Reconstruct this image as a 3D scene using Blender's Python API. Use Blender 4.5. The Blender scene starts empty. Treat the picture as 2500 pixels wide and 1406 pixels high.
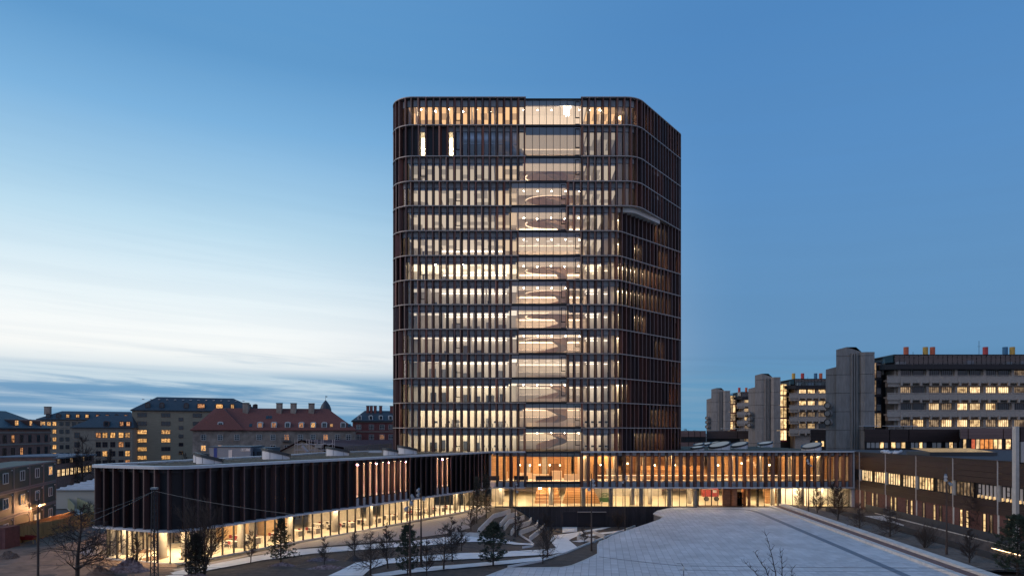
import bpy, bmesh, math, random
from math import radians as R, sin, cos, pi, sqrt, atan2, floor
random.seed(7)
sc = bpy.context.scene
COL = sc.collection
# ------------------------------------------------------------------ camera, sky, sun, exposure
F, CX, HY, CZ = 1667.0, 1250.0, 1053.0, 13.8      # lens in photo pixels, centre column, horizon row, eye height
cam_d = bpy.data.cameras.new('camera'); cam = bpy.data.objects.new('camera', cam_d); COL.objects.link(cam)
cam.location = (0, 0, CZ); cam.rotation_euler = (R(90), 0, 0)
cam_d.sensor_width = 36; cam_d.lens = 36 * F / 2500.0; cam_d.shift_y = (HY - 703) / 2500.0
cam_d.clip_start = 0.5; cam_d.clip_end = 6000
sc.camera = cam
sc.view_settings.view_transform = 'Standard'; sc.view_settings.look = 'None'
sc.view_settings.gamma = 1; sc.view_settings.use_curve_mapping = False
sc.view_settings.exposure = 0.0
cy = sc.cycles
cy.use_denoising = True; cy.max_bounces = 6; cy.diffuse_bounces = 3; cy.glossy_bounces = 3; cy.transparent_max_bounces = 16
cy.sample_clamp_indirect = 3.0; cy.use_light_tree = True; cy.caustics_reflective = False; cy.caustics_refractive = False

w = bpy.data.worlds.new('World'); sc.world = w; w.use_nodes = True
nt = w.node_tree; N = nt.nodes; L = nt.links; N.clear()
def nd(tree, t, **k):
    n = tree.nodes.new(t)
    for a, b in k.items(): setattr(n, a, b)
    return n
def mth(tree, op, a, b=None, clamp=False):
    n = nd(tree, 'ShaderNodeMath', operation=op); n.use_clamp = clamp
    for i, v in enumerate((a, b)):
        if v is None: continue
        if isinstance(v, (int, float)): n.inputs[i].default_value = v
        else: tree.links.new(v, n.inputs[i])
    return n.outputs[0]
def ramp(tree, fac, keys, interp='LINEAR'):
    n = nd(tree, 'ShaderNodeValToRGB'); n.color_ramp.interpolation = interp
    e = n.color_ramp.elements
    while len(e) < len(keys): e.new(0.5)
    for i, (p, c) in enumerate(keys):
        e[i].position = p; e[i].color = (c[0], c[1], c[2], 1)
    tree.links.new(fac, n.inputs[0]); return n.outputs[0]
def mixc(tree, fac, a, b, mode='MIX'):
    n = nd(tree, 'ShaderNodeMix', data_type='RGBA', blend_type=mode)
    for i, v in ((0, fac), (6, a), (7, b)):
        if isinstance(v, (int, float)): n.inputs[i].default_value = v
        elif isinstance(v, tuple): n.inputs[i].default_value = (*v[:3], 1)
        else: tree.links.new(v, n.inputs[i])
    return n.outputs[2]
tc = nd(nt, 'ShaderNodeTexCoord'); sep = nd(nt, 'ShaderNodeSeparateXYZ'); L.new(tc.outputs['Generated'], sep.inputs[0])
sx, sy, sz = sep.outputs
hl = mth(nt, 'SQRT', mth(nt, 'ADD', mth(nt, 'MULTIPLY', sx, sx), mth(nt, 'MULTIPLY', sy, sy)))
dt = mth(nt, 'DIVIDE', mth(nt, 'ADD', mth(nt, 'MULTIPLY', sx, -0.80), mth(nt, 'MULTIPLY', sy, 0.60)), mth(nt, 'MAXIMUM', hl, 1e-4))
glow = nd(nt, 'ShaderNodeMapRange', interpolation_type='SMOOTHSTEP'); L.new(dt, glow.inputs[0])
glow.inputs[1].default_value = 0.30; glow.inputs[2].default_value = 0.88
def hexl(h):
    o = []
    for i in (0, 2, 4):
        v = int(h[i:i + 2], 16) / 255.0
        o.append(v / 12.92 if v <= .04045 else ((v + .055) / 1.055) ** 2.4)
    return tuple(o)
zz = mth(nt, 'MAXIMUM', sz, 0.0)
zs = mth(nt, 'ADD', zz, mth(nt, 'MULTIPLY', sx, 0.012))
left = ramp(nt, zs, [(0.0, hexl('6a9cc0')), (0.045, hexl('6498c0')), (0.066, hexl('7fabca')), (0.082, hexl('dfe9ee')), (0.10, hexl('f6f9f8')), (0.125, hexl('f7fbfb')), (0.167, hexl('e8f4f9')), (0.212, hexl('d3e9f5')), (0.257, hexl('bcddf0')), (0.30, hexl('a4cde9')), (0.38, hexl('7cb2de')), (0.455, hexl('5f99cc')), (0.7, hexl('568dc4')), (1.0, hexl('5288bf'))])
right = ramp(nt, zs, [(0.0, hexl('6296ba')), (0.06, hexl('5f95bc')), (0.12, hexl('6291bc')), (0.22, hexl('6091c0')), (0.34, hexl('598ec4')), (0.50, hexl('4f86bf')), (0.7, hexl('4f86be')), (1.0, hexl('5288bf'))])
base = mixc(nt, glow.outputs[0], right, left)
anti = nd(nt, 'ShaderNodeMapRange', interpolation_type='SMOOTHSTEP'); L.new(dt, anti.inputs[0])
anti.inputs[1].default_value = 0.0; anti.inputs[2].default_value = -1.0
belt = ramp(nt, zz, [(0.0, hexl('8f9cb6')), (0.10, hexl('b5a9bd')), (0.22, hexl('b8acc4')), (0.45, hexl('86a0c8')), (0.8, hexl('5a8ec4')), (1.0, hexl('5288bf'))])
base = mixc(nt, anti.outputs[0], base, belt)
# thin streaks of high cloud, long and nearly level
mp = nd(nt, 'ShaderNodeCombineXYZ')
L.new(mth(nt, 'MULTIPLY', sx, 1.6), mp.inputs[0]); L.new(mth(nt, 'MULTIPLY', sy, 1.6), mp.inputs[1])
L.new(mth(nt, 'MULTIPLY', mth(nt, 'ADD', sz, mth(nt, 'MULTIPLY', sx, 0.05)), 34.0), mp.inputs[2])
no = nd(nt, 'ShaderNodeTexNoise'); no.inputs['Scale'].default_value = 1.5; no.inputs['Detail'].default_value = 7; no.inputs['Roughness'].default_value = 0.62; no.inputs['Distortion'].default_value = 0.35
L.new(mp.outputs[0], no.inputs['Vector'])
st = ramp(nt, no.outputs[0], [(0.40, (0, 0, 0)), (0.62, (1, 1, 1))], 'EASE')
low = ramp(nt, zs, [(0.0, (.30,) * 3), (0.06, (.8,) * 3), (0.086, (.7,) * 3), (0.11, (.07,) * 3), (0.25, (.06,) * 3), (0.45, (.04,) * 3), (0.7, (0, 0, 0))])
f1 = mth(nt, 'MULTIPLY', st, low, True)
warmband = mixc(nt, glow.outputs[0], hexl('6f9abb'), hexl('d4e4ec'))
coolband = mixc(nt, glow.outputs[0], hexl('587fa6'), hexl('7ba6c6'))
isl = ramp(nt, zs, [(0.075, (0, 0, 0)), (0.10, (1, 1, 1))])
cloudc = mixc(nt, isl, warmband, coolband)
sky1 = mixc(nt, f1, base, cloudc)
nish = nd(nt, 'ShaderNodeTexSky', sky_type='NISHITA'); nish.sun_disc = False
nish.sun_elevation = R(1.0); nish.sun_rotation = R(-53); nish.altitude = 20; nish.air_density = 1.0; nish.dust_density = 1.0
sky2 = mixc(nt, 0.004, sky1, nish.outputs[0], 'ADD')
bg = nd(nt, 'ShaderNodeBackground'); L.new(sky2, bg.inputs[0]); bg.inputs[1].default_value = 1.0
wo = nd(nt, 'ShaderNodeOutputWorld'); L.new(bg.outputs[0], wo.inputs[0])

sun_d = bpy.data.lights.new('sun', 'SUN'); sun = bpy.data.objects.new('sun', sun_d); COL.objects.link(sun)
sun_d.energy = 1.0; sun_d.angle = R(50); sun_d.color = (1.0, 0.80, 0.71)
from mathutils import Vector, Matrix
sun.rotation_euler = Vector((0.86, 0.30, -0.42)).to_track_quat('-Z', 'Y').to_euler()

# ------------------------------------------------------------------ materials
MATS = {}
def mat(name, col, rough=.6, metal=0.0, var=0.0, scale=3.0, spec=.5, bump=0.0, bscale=30.0, stretch=None, objvar=0.0, island=0.0, dark=None):
    if name in MATS: return MATS[name]
    m = bpy.data.materials.new(name); m.use_nodes = True; t = m.node_tree; b = t.nodes['Principled BSDF']
    b.inputs['Roughness'].default_value = rough; b.inputs['Metallic'].default_value = metal
    b.inputs['Specular IOR Level'].default_value = spec
    out = None
    tcn = nd(t, 'ShaderNodeTexCoord'); vec = tcn.outputs['Object']
    if stretch:
        mpn = nd(t, 'ShaderNodeMapping'); mpn.inputs['Scale'].default_value = stretch; t.links.new(vec, mpn.inputs[0]); vec = mpn.outputs[0]
    if var:
        n = nd(t, 'ShaderNodeTexNoise'); n.inputs['Scale'].default_value = scale; n.inputs['Detail'].default_value = 6; n.inputs['Roughness'].default_value = .65
        t.links.new(vec, n.inputs['Vector'])
        lo = tuple(c * (1 - var) for c in (dark or col)); hi = tuple(min(1, c * (1 + var)) for c in col)
        out = ramp(t, n.outputs[0], [(.3, lo), (.7, hi)])
    if objvar or island:
        if island: src = nd(t, 'ShaderNodeNewGeometry').outputs['Random Per Island']; a = island
        else: src = nd(t, 'ShaderNodeObjectInfo').outputs['Random']; a = objvar
        g = mth(t, 'ADD', mth(t, 'MULTIPLY', src, 2 * a), 1 - a)
        cmb = nd(t, 'ShaderNodeCombineXYZ')
        for i in range(3): t.links.new(g, cmb.inputs[i])
        out = mixc(t, 1.0, out if out is not None else tuple(col), cmb.outputs[0], 'MULTIPLY')
    if out is not None: t.links.new(out, b.inputs['Base Color'])
    else: b.inputs['Base Color'].default_value = (*col, 1)
    if bump:
        n2 = nd(t, 'ShaderNodeTexNoise'); n2.inputs['Scale'].default_value = bscale; n2.inputs['Detail'].default_value = 5
        t.links.new(vec, n2.inputs['Vector'])
        bn = nd(t, 'ShaderNodeBump'); bn.inputs['Strength'].default_value = bump; bn.inputs['Distance'].default_value = .1
        t.links.new(n2.outputs[0], bn.inputs['Height']); t.links.new(bn.outputs[0], b.inputs['Normal'])
    MATS[name] = m; return m
def emit(name, col, s, sc_=0.0, lo=0.35, stretch=None, ovar=0.0):
    if name in MATS: return MATS[name]
    m = bpy.data.materials.new(name); m.use_nodes = True; t = m.node_tree; b = t.nodes['Principled BSDF']
    b.inputs['Base Color'].default_value = (.05, .04, .03, 1); b.inputs['Roughness'].default_value = .08
    b.inputs['Emission Color'].default_value = (*col, 1); b.inputs['Emission Strength'].default_value = s
    if sc_:
        tcn = nd(t, 'ShaderNodeTexCoord'); oi = nd(t, 'ShaderNodeObjectInfo'); v = nd(t, 'ShaderNodeVectorMath', operation='ADD')
        sc3 = nd(t, 'ShaderNodeVectorMath', operation='SCALE'); sc3.inputs[0].default_value = (37, 19, 53); t.links.new(oi.outputs['Random'], sc3.inputs['Scale'])
        mpn = nd(t, 'ShaderNodeMapping'); mpn.inputs['Scale'].default_value = stretch or (1, 1, 1)
        t.links.new(tcn.outputs['Object'], mpn.inputs[0]); t.links.new(mpn.outputs[0], v.inputs[0]); t.links.new(sc3.outputs[0], v.inputs[1])
        n = nd(t, 'ShaderNodeTexNoise'); n.inputs['Scale'].default_value = sc_; n.inputs['Detail'].default_value = 3; t.links.new(v.outputs[0], n.inputs['Vector'])
        r = ramp(t, n.outputs[0], [(.38, tuple(c * lo for c in (col[0], col[1] * .85, col[2] * .75))), (.56, col)])
        if ovar:
            g = mth(t, 'ADD', mth(t, 'MULTIPLY', oi.outputs['Random'], 2 * ovar), 1 - ovar)
            t.links.new(mth(t, 'MULTIPLY', g, s), b.inputs['Emission Strength'])
        t.links.new(r, b.inputs['Emission Color'])
    MATS[name] = m; return m
def glassmat(name, tint=(.93, .95, .96), refl=.10, ior=1.6, rough=.01):
    m = bpy.data.materials.new(name); m.use_nodes = True; t = m.node_tree; t.nodes.remove(t.nodes['Principled BSDF'])
    tr = nd(t, 'ShaderNodeBsdfTransparent'); tr.inputs[0].default_value = (*tint, 1)
    gl = nd(t, 'ShaderNodeBsdfGlossy'); gl.inputs['Roughness'].default_value = rough
    fr = nd(t, 'ShaderNodeFresnel'); fr.inputs[0].default_value = ior
    mx = nd(t, 'ShaderNodeMixShader'); t.links.new(mth(t, 'ADD', fr.outputs[0], refl, True), mx.inputs[0])
    t.links.new(tr.outputs[0], mx.inputs[1]); t.links.new(gl.outputs[0], mx.inputs[2])
    t.links.new(mx.outputs[0], t.nodes['Material Output'].inputs[0]); MATS[name] = m; return m
M_FIN = [mat('copper_brown_%d' % i, c, .45, .12, .30, 1.6, stretch=(6, 6, .5), objvar=.48) for i, c in enumerate([(.108, .053, .043), (.155, .060, .044), (.080, .047, .044)])]
M_FIND = mat('copper_dark', (.040, .029, .028), .5, .15, .25, 1.2, stretch=(5, 5, .4), objvar=.25)
M_LEDGE = mat('bronze_ledge', (.36, .31, .28), .42, .25, .12, 1.5)
M_RIM = mat('pale_rim', (.52, .53, .55), .45, .1, .1, .8)
M_SPAN = mat('spandrel_concrete', (.48, .46, .45), .7, 0, .15, 2.5, objvar=.10)
M_DARK = mat('dark_metal', (.018, .017, .019), .45, .2)
M_BASEW = mat('base_cladding', (.040, .032, .034), .5, .3, .25, 1.0, stretch=(3, 3, .4), objvar=.22)
M_GLASS = glassmat('clear_glass')
M_GLASSA = glassmat('atrium_glass', (.90, .90, .90), .12, 1.6)
M_GLASSG = glassmat('lobby_glass', (.95, .95, .93), .02, 1.5)
M_WHITE = mat('white_interior', (.72, .68, .63), .8, 0, .06, .7)
M_WARMW = mat('peach_interior', (.74, .59, .46), .75, 0, .1, .6)
M_WOOD = mat('timber', (.52, .28, .13), .55, 0, .25, 2, stretch=(1, 1, 7))
M_CONC = mat('column_concrete', (.46, .43, .39), .8, 0, .14, 2.0, bump=.05)
M_FLOOR = mat('pale_floor', (.62, .57, .49), .35, 0, .08, .6)
M_SEDUM = mat('sedum_roof', (.125, .098, .062), .95, 0, .65, 2.6, bump=.9, bscale=7)
M_CHAR = mat('charcoal', (.035, .035, .04), .7)
M_FURN = mat('white_furniture', (.75, .72, .68), .5)
M_RED = mat('red_paint', (.26, .026, .028), .5, 0, .2, 3)

# ------------------------------------------------------------------ mesh helpers
class MB:
    def __init__(s): s.v = []; s.f = []
    def add(s, vs, fs):
        o = len(s.v); s.v += [tuple(p) for p in vs]; s.f += [tuple(i + o for i in f) for f in fs]
    def box(s, x0, x1, y0, y1, z0, z1):
        s.add([(x0, y0, z0), (x1, y0, z0), (x1, y1, z0), (x0, y1, z0), (x0, y0, z1), (x1, y0, z1), (x1, y1, z1), (x0, y1, z1)],
              [(3, 2, 1, 0), (4, 5, 6, 7), (0, 1, 5, 4), (1, 2, 6, 5), (2, 3, 7, 6), (3, 0, 4, 7)])
    def beam(s, p, q, wd, z0, z1, off=0.0):            # upright box along p->q in plan, wd wide, off = shift to the right side
        dx, dy = q[0] - p[0], q[1] - p[1]; l = sqrt(dx * dx + dy * dy) or 1; nx, ny = dy / l, -dx / l
        a = (off - wd / 2); b = (off + wd / 2)
        pts = [(p[0] + nx * a, p[1] + ny * a), (p[0] + nx * b, p[1] + ny * b), (q[0] + nx * b, q[1] + ny * b), (q[0] + nx * a, q[1] + ny * a)]
        s.prism(pts[::1], z0, z1)
    def prism(s, poly, z0, z1):
        a = sum(poly[i][0] * poly[(i + 1) % len(poly)][1] - poly[(i + 1) % len(poly)][0] * poly[i][1] for i in range(len(poly)))
        if a < 0: poly = poly[::-1]
        n = len(poly)
        fz = (lambda v, i: v[i]) if isinstance(z1, (list, tuple)) else (lambda v, i: v)
        s.add([(x, y, z0) for x, y in poly] + [(x, y, fz(z1, i)) for i, (x, y) in enumerate(poly)],
              [tuple(range(n - 1, -1, -1)), tuple(range(n, 2 * n))] + [(i, (i + 1) % n, (i + 1) % n + n, i + n) for i in range(n)])
    def quad(s, a, b, c, d): s.add([a, b, c, d], [(0, 1, 2, 3)])
    def tube(s, p, q, r0, r1=None, n=6, cap=True):
        p, q = Vector(p), Vector(q); r1 = r0 if r1 is None else r1
        d = (q - p)
        if d.length < 1e-6: return
        d.normalize(); u = d.orthogonal().normalized(); v = d.cross(u)
        vs = []
        for c, r in ((p, r0), (q, r1)):
            for i in range(n):
                a = 2 * pi * i / n; vs.append(c + u * cos(a) * r + v * sin(a) * r)
        fs = [(i, (i + 1) % n, (i + 1) % n + n, i + n) for i in range(n)]
        if cap: fs += [tuple(range(n - 1, -1, -1)), tuple(range(n, 2 * n))]
        s.add(vs, fs)
    def cyl(s, x, y, r, z0, z1, n=16, r1=None): s.tube((x, y, z0), (x, y, z1), r, r1, n)
    def sheet(s, A, B):                                 # strip between two polylines
        n = len(A); s.add(list(A) + list(B), [(i, i + 1, n + i + 1, n + i) for i in range(n - 1)])
    def mesh(s, name, m, smooth=False):
        me = bpy.data.meshes.new(name); me.from_pydata(s.v, [], s.f)
        if m is not None: me.materials.append(m)
        if smooth: me.polygons.foreach_set('use_smooth', [True] * len(me.polygons))
        me.update(); return me
def build_multi(name, groups, parent):                  # several materials, one joined part past the limit
    mb = MB(); mi = []
    for k, (m, g) in enumerate(groups): mb.add(g.v, g.f); mi += [k] * len(g.f)
    o = build(mb, name, groups[0][0], parent, stuff=True)
    for m, _ in groups[1:]: o.data.materials.append(m)
    o.data.polygons.foreach_set('material_index', mi); return o
def org(o):
    v = Vector((0, 0, 0))
    while o is not None: v += o.location; o = o.parent
    return v
def link(name, me, parent=None, loc=None, rz=0.0, scale=None, stuff=False, label=None):
    """loc in world metres"""
    o = bpy.data.objects.new(name, me); COL.objects.link(o)
    if parent is not None: o.parent = parent
    if loc is not None: o.location = Vector(loc) - (org(parent) if parent is not None else Vector((0, 0, 0)))
    if rz: o.rotation_euler = (0, 0, rz)
    if scale: o.scale = scale
    if stuff: o['kind'] = 'stuff'
    if label: o['label'] = label
    return o
def build(mb, name, m, parent=None, smooth=False, stuff=False, label=None):
    """mb in world metres; the object's origin goes to its parent's"""
    if parent is not None:
        g = org(parent); mb.v = [(x - g.x, y - g.y, z - g.z) for x, y, z in mb.v]
    return link(name, mb.mesh(name, m, smooth), parent, None, stuff=stuff, label=label)
def tag(o, label, cat, group=None):
    o['label'] = label; o['category'] = cat
    if group: o['group'] = group
    return o
def thing(name, label, cat, loc=(0, 0, 0), group=None):
    o = bpy.data.objects.new(name, None); COL.objects.link(o); o.location = loc; o.empty_display_size = .3
    return tag(o, label, cat, group)
def struct(mb, name, m, smooth=False, parent=None):
    o = build(mb, name, m, parent, smooth)
    if parent is None: o['kind'] = 'structure'
    return o
def copy_tree(o, parent=None):
    c = o.copy(); COL.objects.link(c); c.parent = parent
    for ch in list(o.children): copy_tree(ch, c)
    return c
def boxmesh(name, m, dx, dy, dz):
    b = MB(); b.box(-dx / 2, dx / 2, -dy / 2, dy / 2, 0, dz); return b.mesh(name, m)
# ------------------------------------------------------------------ where a photo pixel lies in the place
def X_at(px, Y): return (px - CX) * Y / F
def Z_at(py, Y): return CZ - (py - HY) * Y / F
def P(px, py, Y): return Vector((X_at(px, Y), Y, Z_at(py, Y)))
def sst(a, b, v):
    t = max(0.0, min(1.0, (v - a) / (b - a))); return t * t * (3 - 2 * t)
def terrain(x, y):                                      # the sunken garden bowl in front of the glass hall
    f = min(3.6, max(0.0, (y - 74) * .08))
    xl = -0.5 - (121 - y) * .176
    return -f * sst(xl - 1, xl + 6.5, x) * (1 - sst(31, 36, x))
def G(px, py, z=None):                                  # a pixel on the ground (level z, or the garden's surface)
    zz_ = 0.0 if z is None else z
    for _ in range(30):
        Y = (CZ - zz_) * F / max(py - HY, 1); X = X_at(px, Y)
        if z is not None: break
        zz_ = .5 * zz_ + .5 * terrain(X, Y)
    return Vector((X, Y, zz_))
def fillet(pts, radii, closed=True, step=7):
    out = []; n = len(pts)
    for i, p in enumerate(pts):
        r = radii[i]
        if r <= 0 or (not closed and i in (0, n - 1)): out.append(tuple(p)); continue
        a = Vector(pts[i - 1]) - Vector(p); b = Vector(pts[(i + 1) % n]) - Vector(p); a.normalize(); b.normalize()
        th = a.angle(b); t = r / math.tan(th / 2); c = Vector(p) + (a + b).normalized() * (r / sin(th / 2))
        s0 = Vector(p) + a * t; s1 = Vector(p) + b * t
        a0 = atan2(s0.y - c.y, s0.x - c.x); a1 = atan2(s1.y - c.y, s1.x - c.x)
        while a1 - a0 > pi: a1 -= 2 * pi
        while a1 - a0 < -pi: a1 += 2 * pi
        k = max(3, int(abs(a1 - a0) * 180 / pi / step))
        out += [(c.x + r * cos(a0 + (a1 - a0) * j / k), c.y + r * sin(a0 + (a1 - a0) * j / k)) for j in range(k + 1)]
    return out
class Path:                                             # open line in plan, the outside on its right
    def __init__(s, pts):
        s.p = [pts[0]]
        for q in pts[1:]:
            if (q[0] - s.p[-1][0]) ** 2 + (q[1] - s.p[-1][1]) ** 2 > 1e-6: s.p.append(q)
        s.c = [0.0]
        for a, b in zip(s.p, s.p[1:]): s.c.append(s.c[-1] + sqrt((a[0] - b[0]) ** 2 + (a[1] - b[1]) ** 2))
        s.len = s.c[-1]
    def at(s, d):
        d = max(0, min(s.len - 1e-6, d)); lo, hi = 0, len(s.c) - 1
        while hi - lo > 1:
            m = (lo + hi) // 2
            if s.c[m] <= d: lo = m
            else: hi = m
        a, b = s.p[lo], s.p[lo + 1]; l = s.c[lo + 1] - s.c[lo]; t = (d - s.c[lo]) / l
        return a[0] + (b[0] - a[0]) * t, a[1] + (b[1] - a[1]) * t, (b[0] - a[0]) / l, (b[1] - a[1]) / l
    def pt(s, d, inset=0.0):
        x, y, tx, ty = s.at(d); return (x - ty * inset, y + tx * inset)
    def ang(s, d):
        _, _, tx, ty = s.at(d); return atan2(ty, tx)
    def inset(s, d):
        out = []
        for i, p in enumerate(s.p):
            a = s.p[max(0, i - 1)]; b = s.p[min(len(s.p) - 1, i + 1)]; l = sqrt((b[0] - a[0]) ** 2 + (b[1] - a[1]) ** 2)
            out.append((p[0] - (b[1] - a[1]) / l * d, p[1] + (b[0] - a[0]) / l * d))
        return Path(out)
    def sub(s, d0, d1):
        return [s.pt(d0)] + [p for p, c in zip(s.p, s.c) if d0 < c < d1] + [s.pt(d1)]
    def s_at_x(s, x, y0=None):                          # arc length where the front run crosses x
        for i in range(len(s.p) - 1):
            a, b = s.p[i], s.p[i + 1]
            if a[0] <= x < b[0] and (y0 is None or abs(a[1] - y0) < .6): return s.c[i] + (x - a[0]) / (b[0] - a[0]) * (s.c[i + 1] - s.c[i])
        return None
def ribbon(mb, pts_out, pts_in, z0, z1):                # closed band between two plan lines
    n = len(pts_out)
    vs = [(*p, z0) for p in pts_out] + [(*p, z1) for p in pts_out] + [(*p, z1) for p in pts_in] + [(*p, z0) for p in pts_in]
    fs = []
    for i in range(n - 1):
        for k in range(4):
            fs.append((k * n + i, k * n + i + 1, ((k + 1) % 4) * n + i + 1, ((k + 1) % 4) * n + i))
    fs += [(0, n, 2 * n, 3 * n), (n - 1, 4 * n - 1, 3 * n - 1, 2 * n - 1)]
    mb.add(vs, fs)
# ================================================================== THE TOWER
SC0 = F / 125.0                                          # pixels per metre on the tower's front
YS = [1103, 1043, 982, 922, 862, 802, 742, 682, 622.5, 562, 501, 441, 380, 304, 236]
ZS = [(1237 - y) / SC0 for y in YS]
def tower_path(bx, slope, r, rc=2.6):
    best = None
    lo, hi = 8.0, 26.0
    for _ in range(40):
        t = (lo + hi) / 2
        pts = [(-20.5, 152), (-22.95, 125), (bx, 125), (bx + slope * t, 125 + t), (8, 168)]
        poly = fillet(pts, [0, 4.4, r, rc, 0], closed=False, step=6)
        if max(x / y for x, y in poly) < 413 / F: lo = t
        else: hi = t
    return Path(poly)
UP, LO = tower_path(23.1, .75, 4.6), tower_path(19.6, 1.0, 3.0)
tower = thing('office_tower', 'tall rounded tower clad in copper brown fins with lit offices and a glazed central bay', 'tower', (0, 135, 0))
XL, XR, MOD = 2.414, 12.75, 1.3
ATR = {14: (0, 0), 13: (0, 0), 12: (0, 0), 11: (2, -2), 10: (2, -2), 9: (1, 0), 8: (1, 0), 7: (2, -2), 6: (2, -2), 5: (1, 0), 4: (2, -2), 3: (2, -2), 2: (0, 0), 1: (0, 0)}
rng = random.Random(11)
fins, wins, spans = [], [], []
wallmb = MB()
FIN_D, INS = .83, .82
for S in range(1, 15):
    path = UP if S >= 11 else LO
    z0, z1 = ZS[S - 1], ZS[S] - .16
    h = z1 - z0
    lead = 1.35 if S == 14 else (.85 if S == 13 else .92)  # height of the concrete spandrel over a window
    sF = path.s_at_x(0, 125)
    la, ra = ATR[S]
    def module(sa, sb, kind, key, far=False):
        pa, pb = path.pt(sa, INS), path.pt(sb, INS); a = atan2(pb[1] - pa[1], pb[0] - pa[0])
        wd = sqrt((pa[0] - pb[0]) ** 2 + (pa[1] - pb[1]) ** 2)
        ux, uy = cos(a), sin(a)
        def q(mb, u0, u1, za, zb, push=0.0):
            g = [(pa[0] + ux * u + uy * push, pa[1] + uy * u - ux * push) for u in (u0, u1)]
            mb.quad((*g[0], za), (*g[1], za), (*g[1], zb), (*g[0], zb))
        if kind == 'solid': q(wallmb, 0, wd, z0, z1); return
        mw = wd - .46 if far else wd / 2; mid = (pa[0] + ux * mw, pa[1] + uy * mw)
        q(wallmb, 0, (mid[0] - pa[0]) * ux + (mid[1] - pa[1]) * uy - .42, z0, z1); q(wallmb, (mid[0] - pa[0]) * ux + (mid[1] - pa[1]) * uy + .42, wd, z0, z1)
        wins.append((key, mid, a, z0 + .06, z1 - lead, S)); spans.append((key, mid, a, z1 - lead, z1, S))
    def fin(s, key, tw=None):
        p = path.pt(s, .43); a = path.ang(s)
        r_ = rng.random()
        if tw is not None: fins.append((key, p, a + R(tw), z0, h, S)); return
        tw = (rng.uniform(18, 31) if r_ < .55 else rng.uniform(3, 11)) * (1 if rng.random() < .62 else -1)
        if S <= 2 or S == 14: tw *= .8
        fins.append((key, p, a + R(tw), z0, h, S))
    # left of the glazed bay, walking left round the corner
    s = sF + (XL - 0) - la * MOD; k = la; x0 = path.s_at_x(-18.9, 125)
    fin(s - .08, 0)
    while s > 6:
        key = abs(s - sF) if s > x0 - 3 else 200 + abs(s - sF)
        px_i = path.pt(s - MOD / 2)[0]
        kind = 'win' if px_i > (-20.6 if S in (14, 11, 9, 7, 5, 4, 3, 2, 1) else -19.3) else 'solid'
        if S == 13 and px_i < -10.4: kind = 'win' if (-17.2 < px_i < -15.9 or -11.9 < px_i < -10.6) else 'solid'
        module(s - MOD, s, kind, key)
        s -= MOD; k += 1
        fin(s, key)
    s = sF + XR + ra * MOD; j = ra
    xe = 23.4 if S >= 11 else 20.2; run = 0; okind = 'solid'
    while s < path.len - 12:
        key = abs(s - sF) if s < sF + xe else 200 + abs(s - sF)
        x_, y_ = path.pt(s + MOD / 2); front = y_ < 126.6 and x_ < xe
        if front: kind = 'win'
        elif S == 14: kind = 'win' if (1.5 < y_ - 126 < 4.5 or y_ > 135.5) else 'solid'
        elif S >= 11: kind = 'solid'
        else:
            if run <= 0: okind = 'win' if rng.random() < .5 else 'solid'; run = rng.randint(2, 4)
            run -= 1; kind = okind
        fin(s + (.08 if j == ra else 0), key if j != ra else 0, None if front else (rng.uniform(-30, -20) if kind == 'win' else rng.uniform(-4, 10)))
        module(s, s + MOD, kind, key, not front)
        s += MOD; j += 1
# facade wall behind the fins, then its countable pieces
build(wallmb, 'facade_wall', M_FIND, tower)
def fin_mesh(m):
    b = MB(); t, d = .23, FIN_D
    b.add([(-t / 2, -d / 2, 0), (t / 2, -d / 2, 0), (t / 2 * .8, d / 2, 0), (-t / 2 * .8, d / 2, 0), (-t / 2, -d / 2, 1), (t / 2, -d / 2, 1), (t / 2 * .8, d / 2, 1), (-t / 2 * .8, d / 2, 1)],
          [(3, 2, 1, 0), (4, 5, 6, 7), (0, 1, 5, 4), (1, 2, 6, 5), (2, 3, 7, 6), (3, 0, 4, 7)]); return b.mesh('fin', m)
FM = [fin_mesh(m) for m in M_FIN]
def place(mb, me, loc, rz, scale):
    c, s_ = cos(rz), sin(rz)
    mb.add([(loc[0] + (v.co.x * scale[0]) * c - (v.co.y * scale[1]) * s_, loc[1] + (v.co.x * scale[0]) * s_ + (v.co.y * scale[1]) * c, loc[2] + v.co.z * scale[2]) for v in me.vertices], [tuple(p.vertices) for p in me.polygons])
def many(name, items, meshes, parent, sub=None, limit=300, mesh_of=None):
    """items: (key, (x,y), angle, z, height, tag); the first `limit` (largest in view) as objects, the rest as one"""
    items = sorted(items, key=lambda i: i[0])
    rest = {}
    for n, it in enumerate(items):
        mi = mesh_of(it) if mesh_of else 0
        if n < limit:
            o = link(name, meshes[mi], parent, (*it[1], it[3]), it[2], (1, 1, it[4]))
            if sub: link(sub[0], sub[1][mi] if isinstance(sub[1], list) else sub[1], o)
        else:
            place(rest.setdefault(mi, MB()), meshes[mi], (*it[1], it[3]), it[2], (1, 1, it[4]))
            if sub: place(rest.setdefault('s%d' % mi, MB()), sub[1][mi] if isinstance(sub[1], list) else sub[1], (*it[1], it[3]), it[2], (1, 1, it[4]))
    main = [(meshes[mi].materials[0], mb) for mi, mb in rest.items() if not isinstance(mi, str)]
    if main: build_multi(name, main, parent)
    subs = [(sub[1][0].materials[0] if isinstance(sub[1], list) else sub[1].materials[0], mb) for mi, mb in rest.items() if isinstance(mi, str)]
    if subs: build_multi(sub[0], subs, parent)
many('fin', fins, FM, tower, mesh_of=lambda i: rng.choice([0, 0, 1, 2]))
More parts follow.
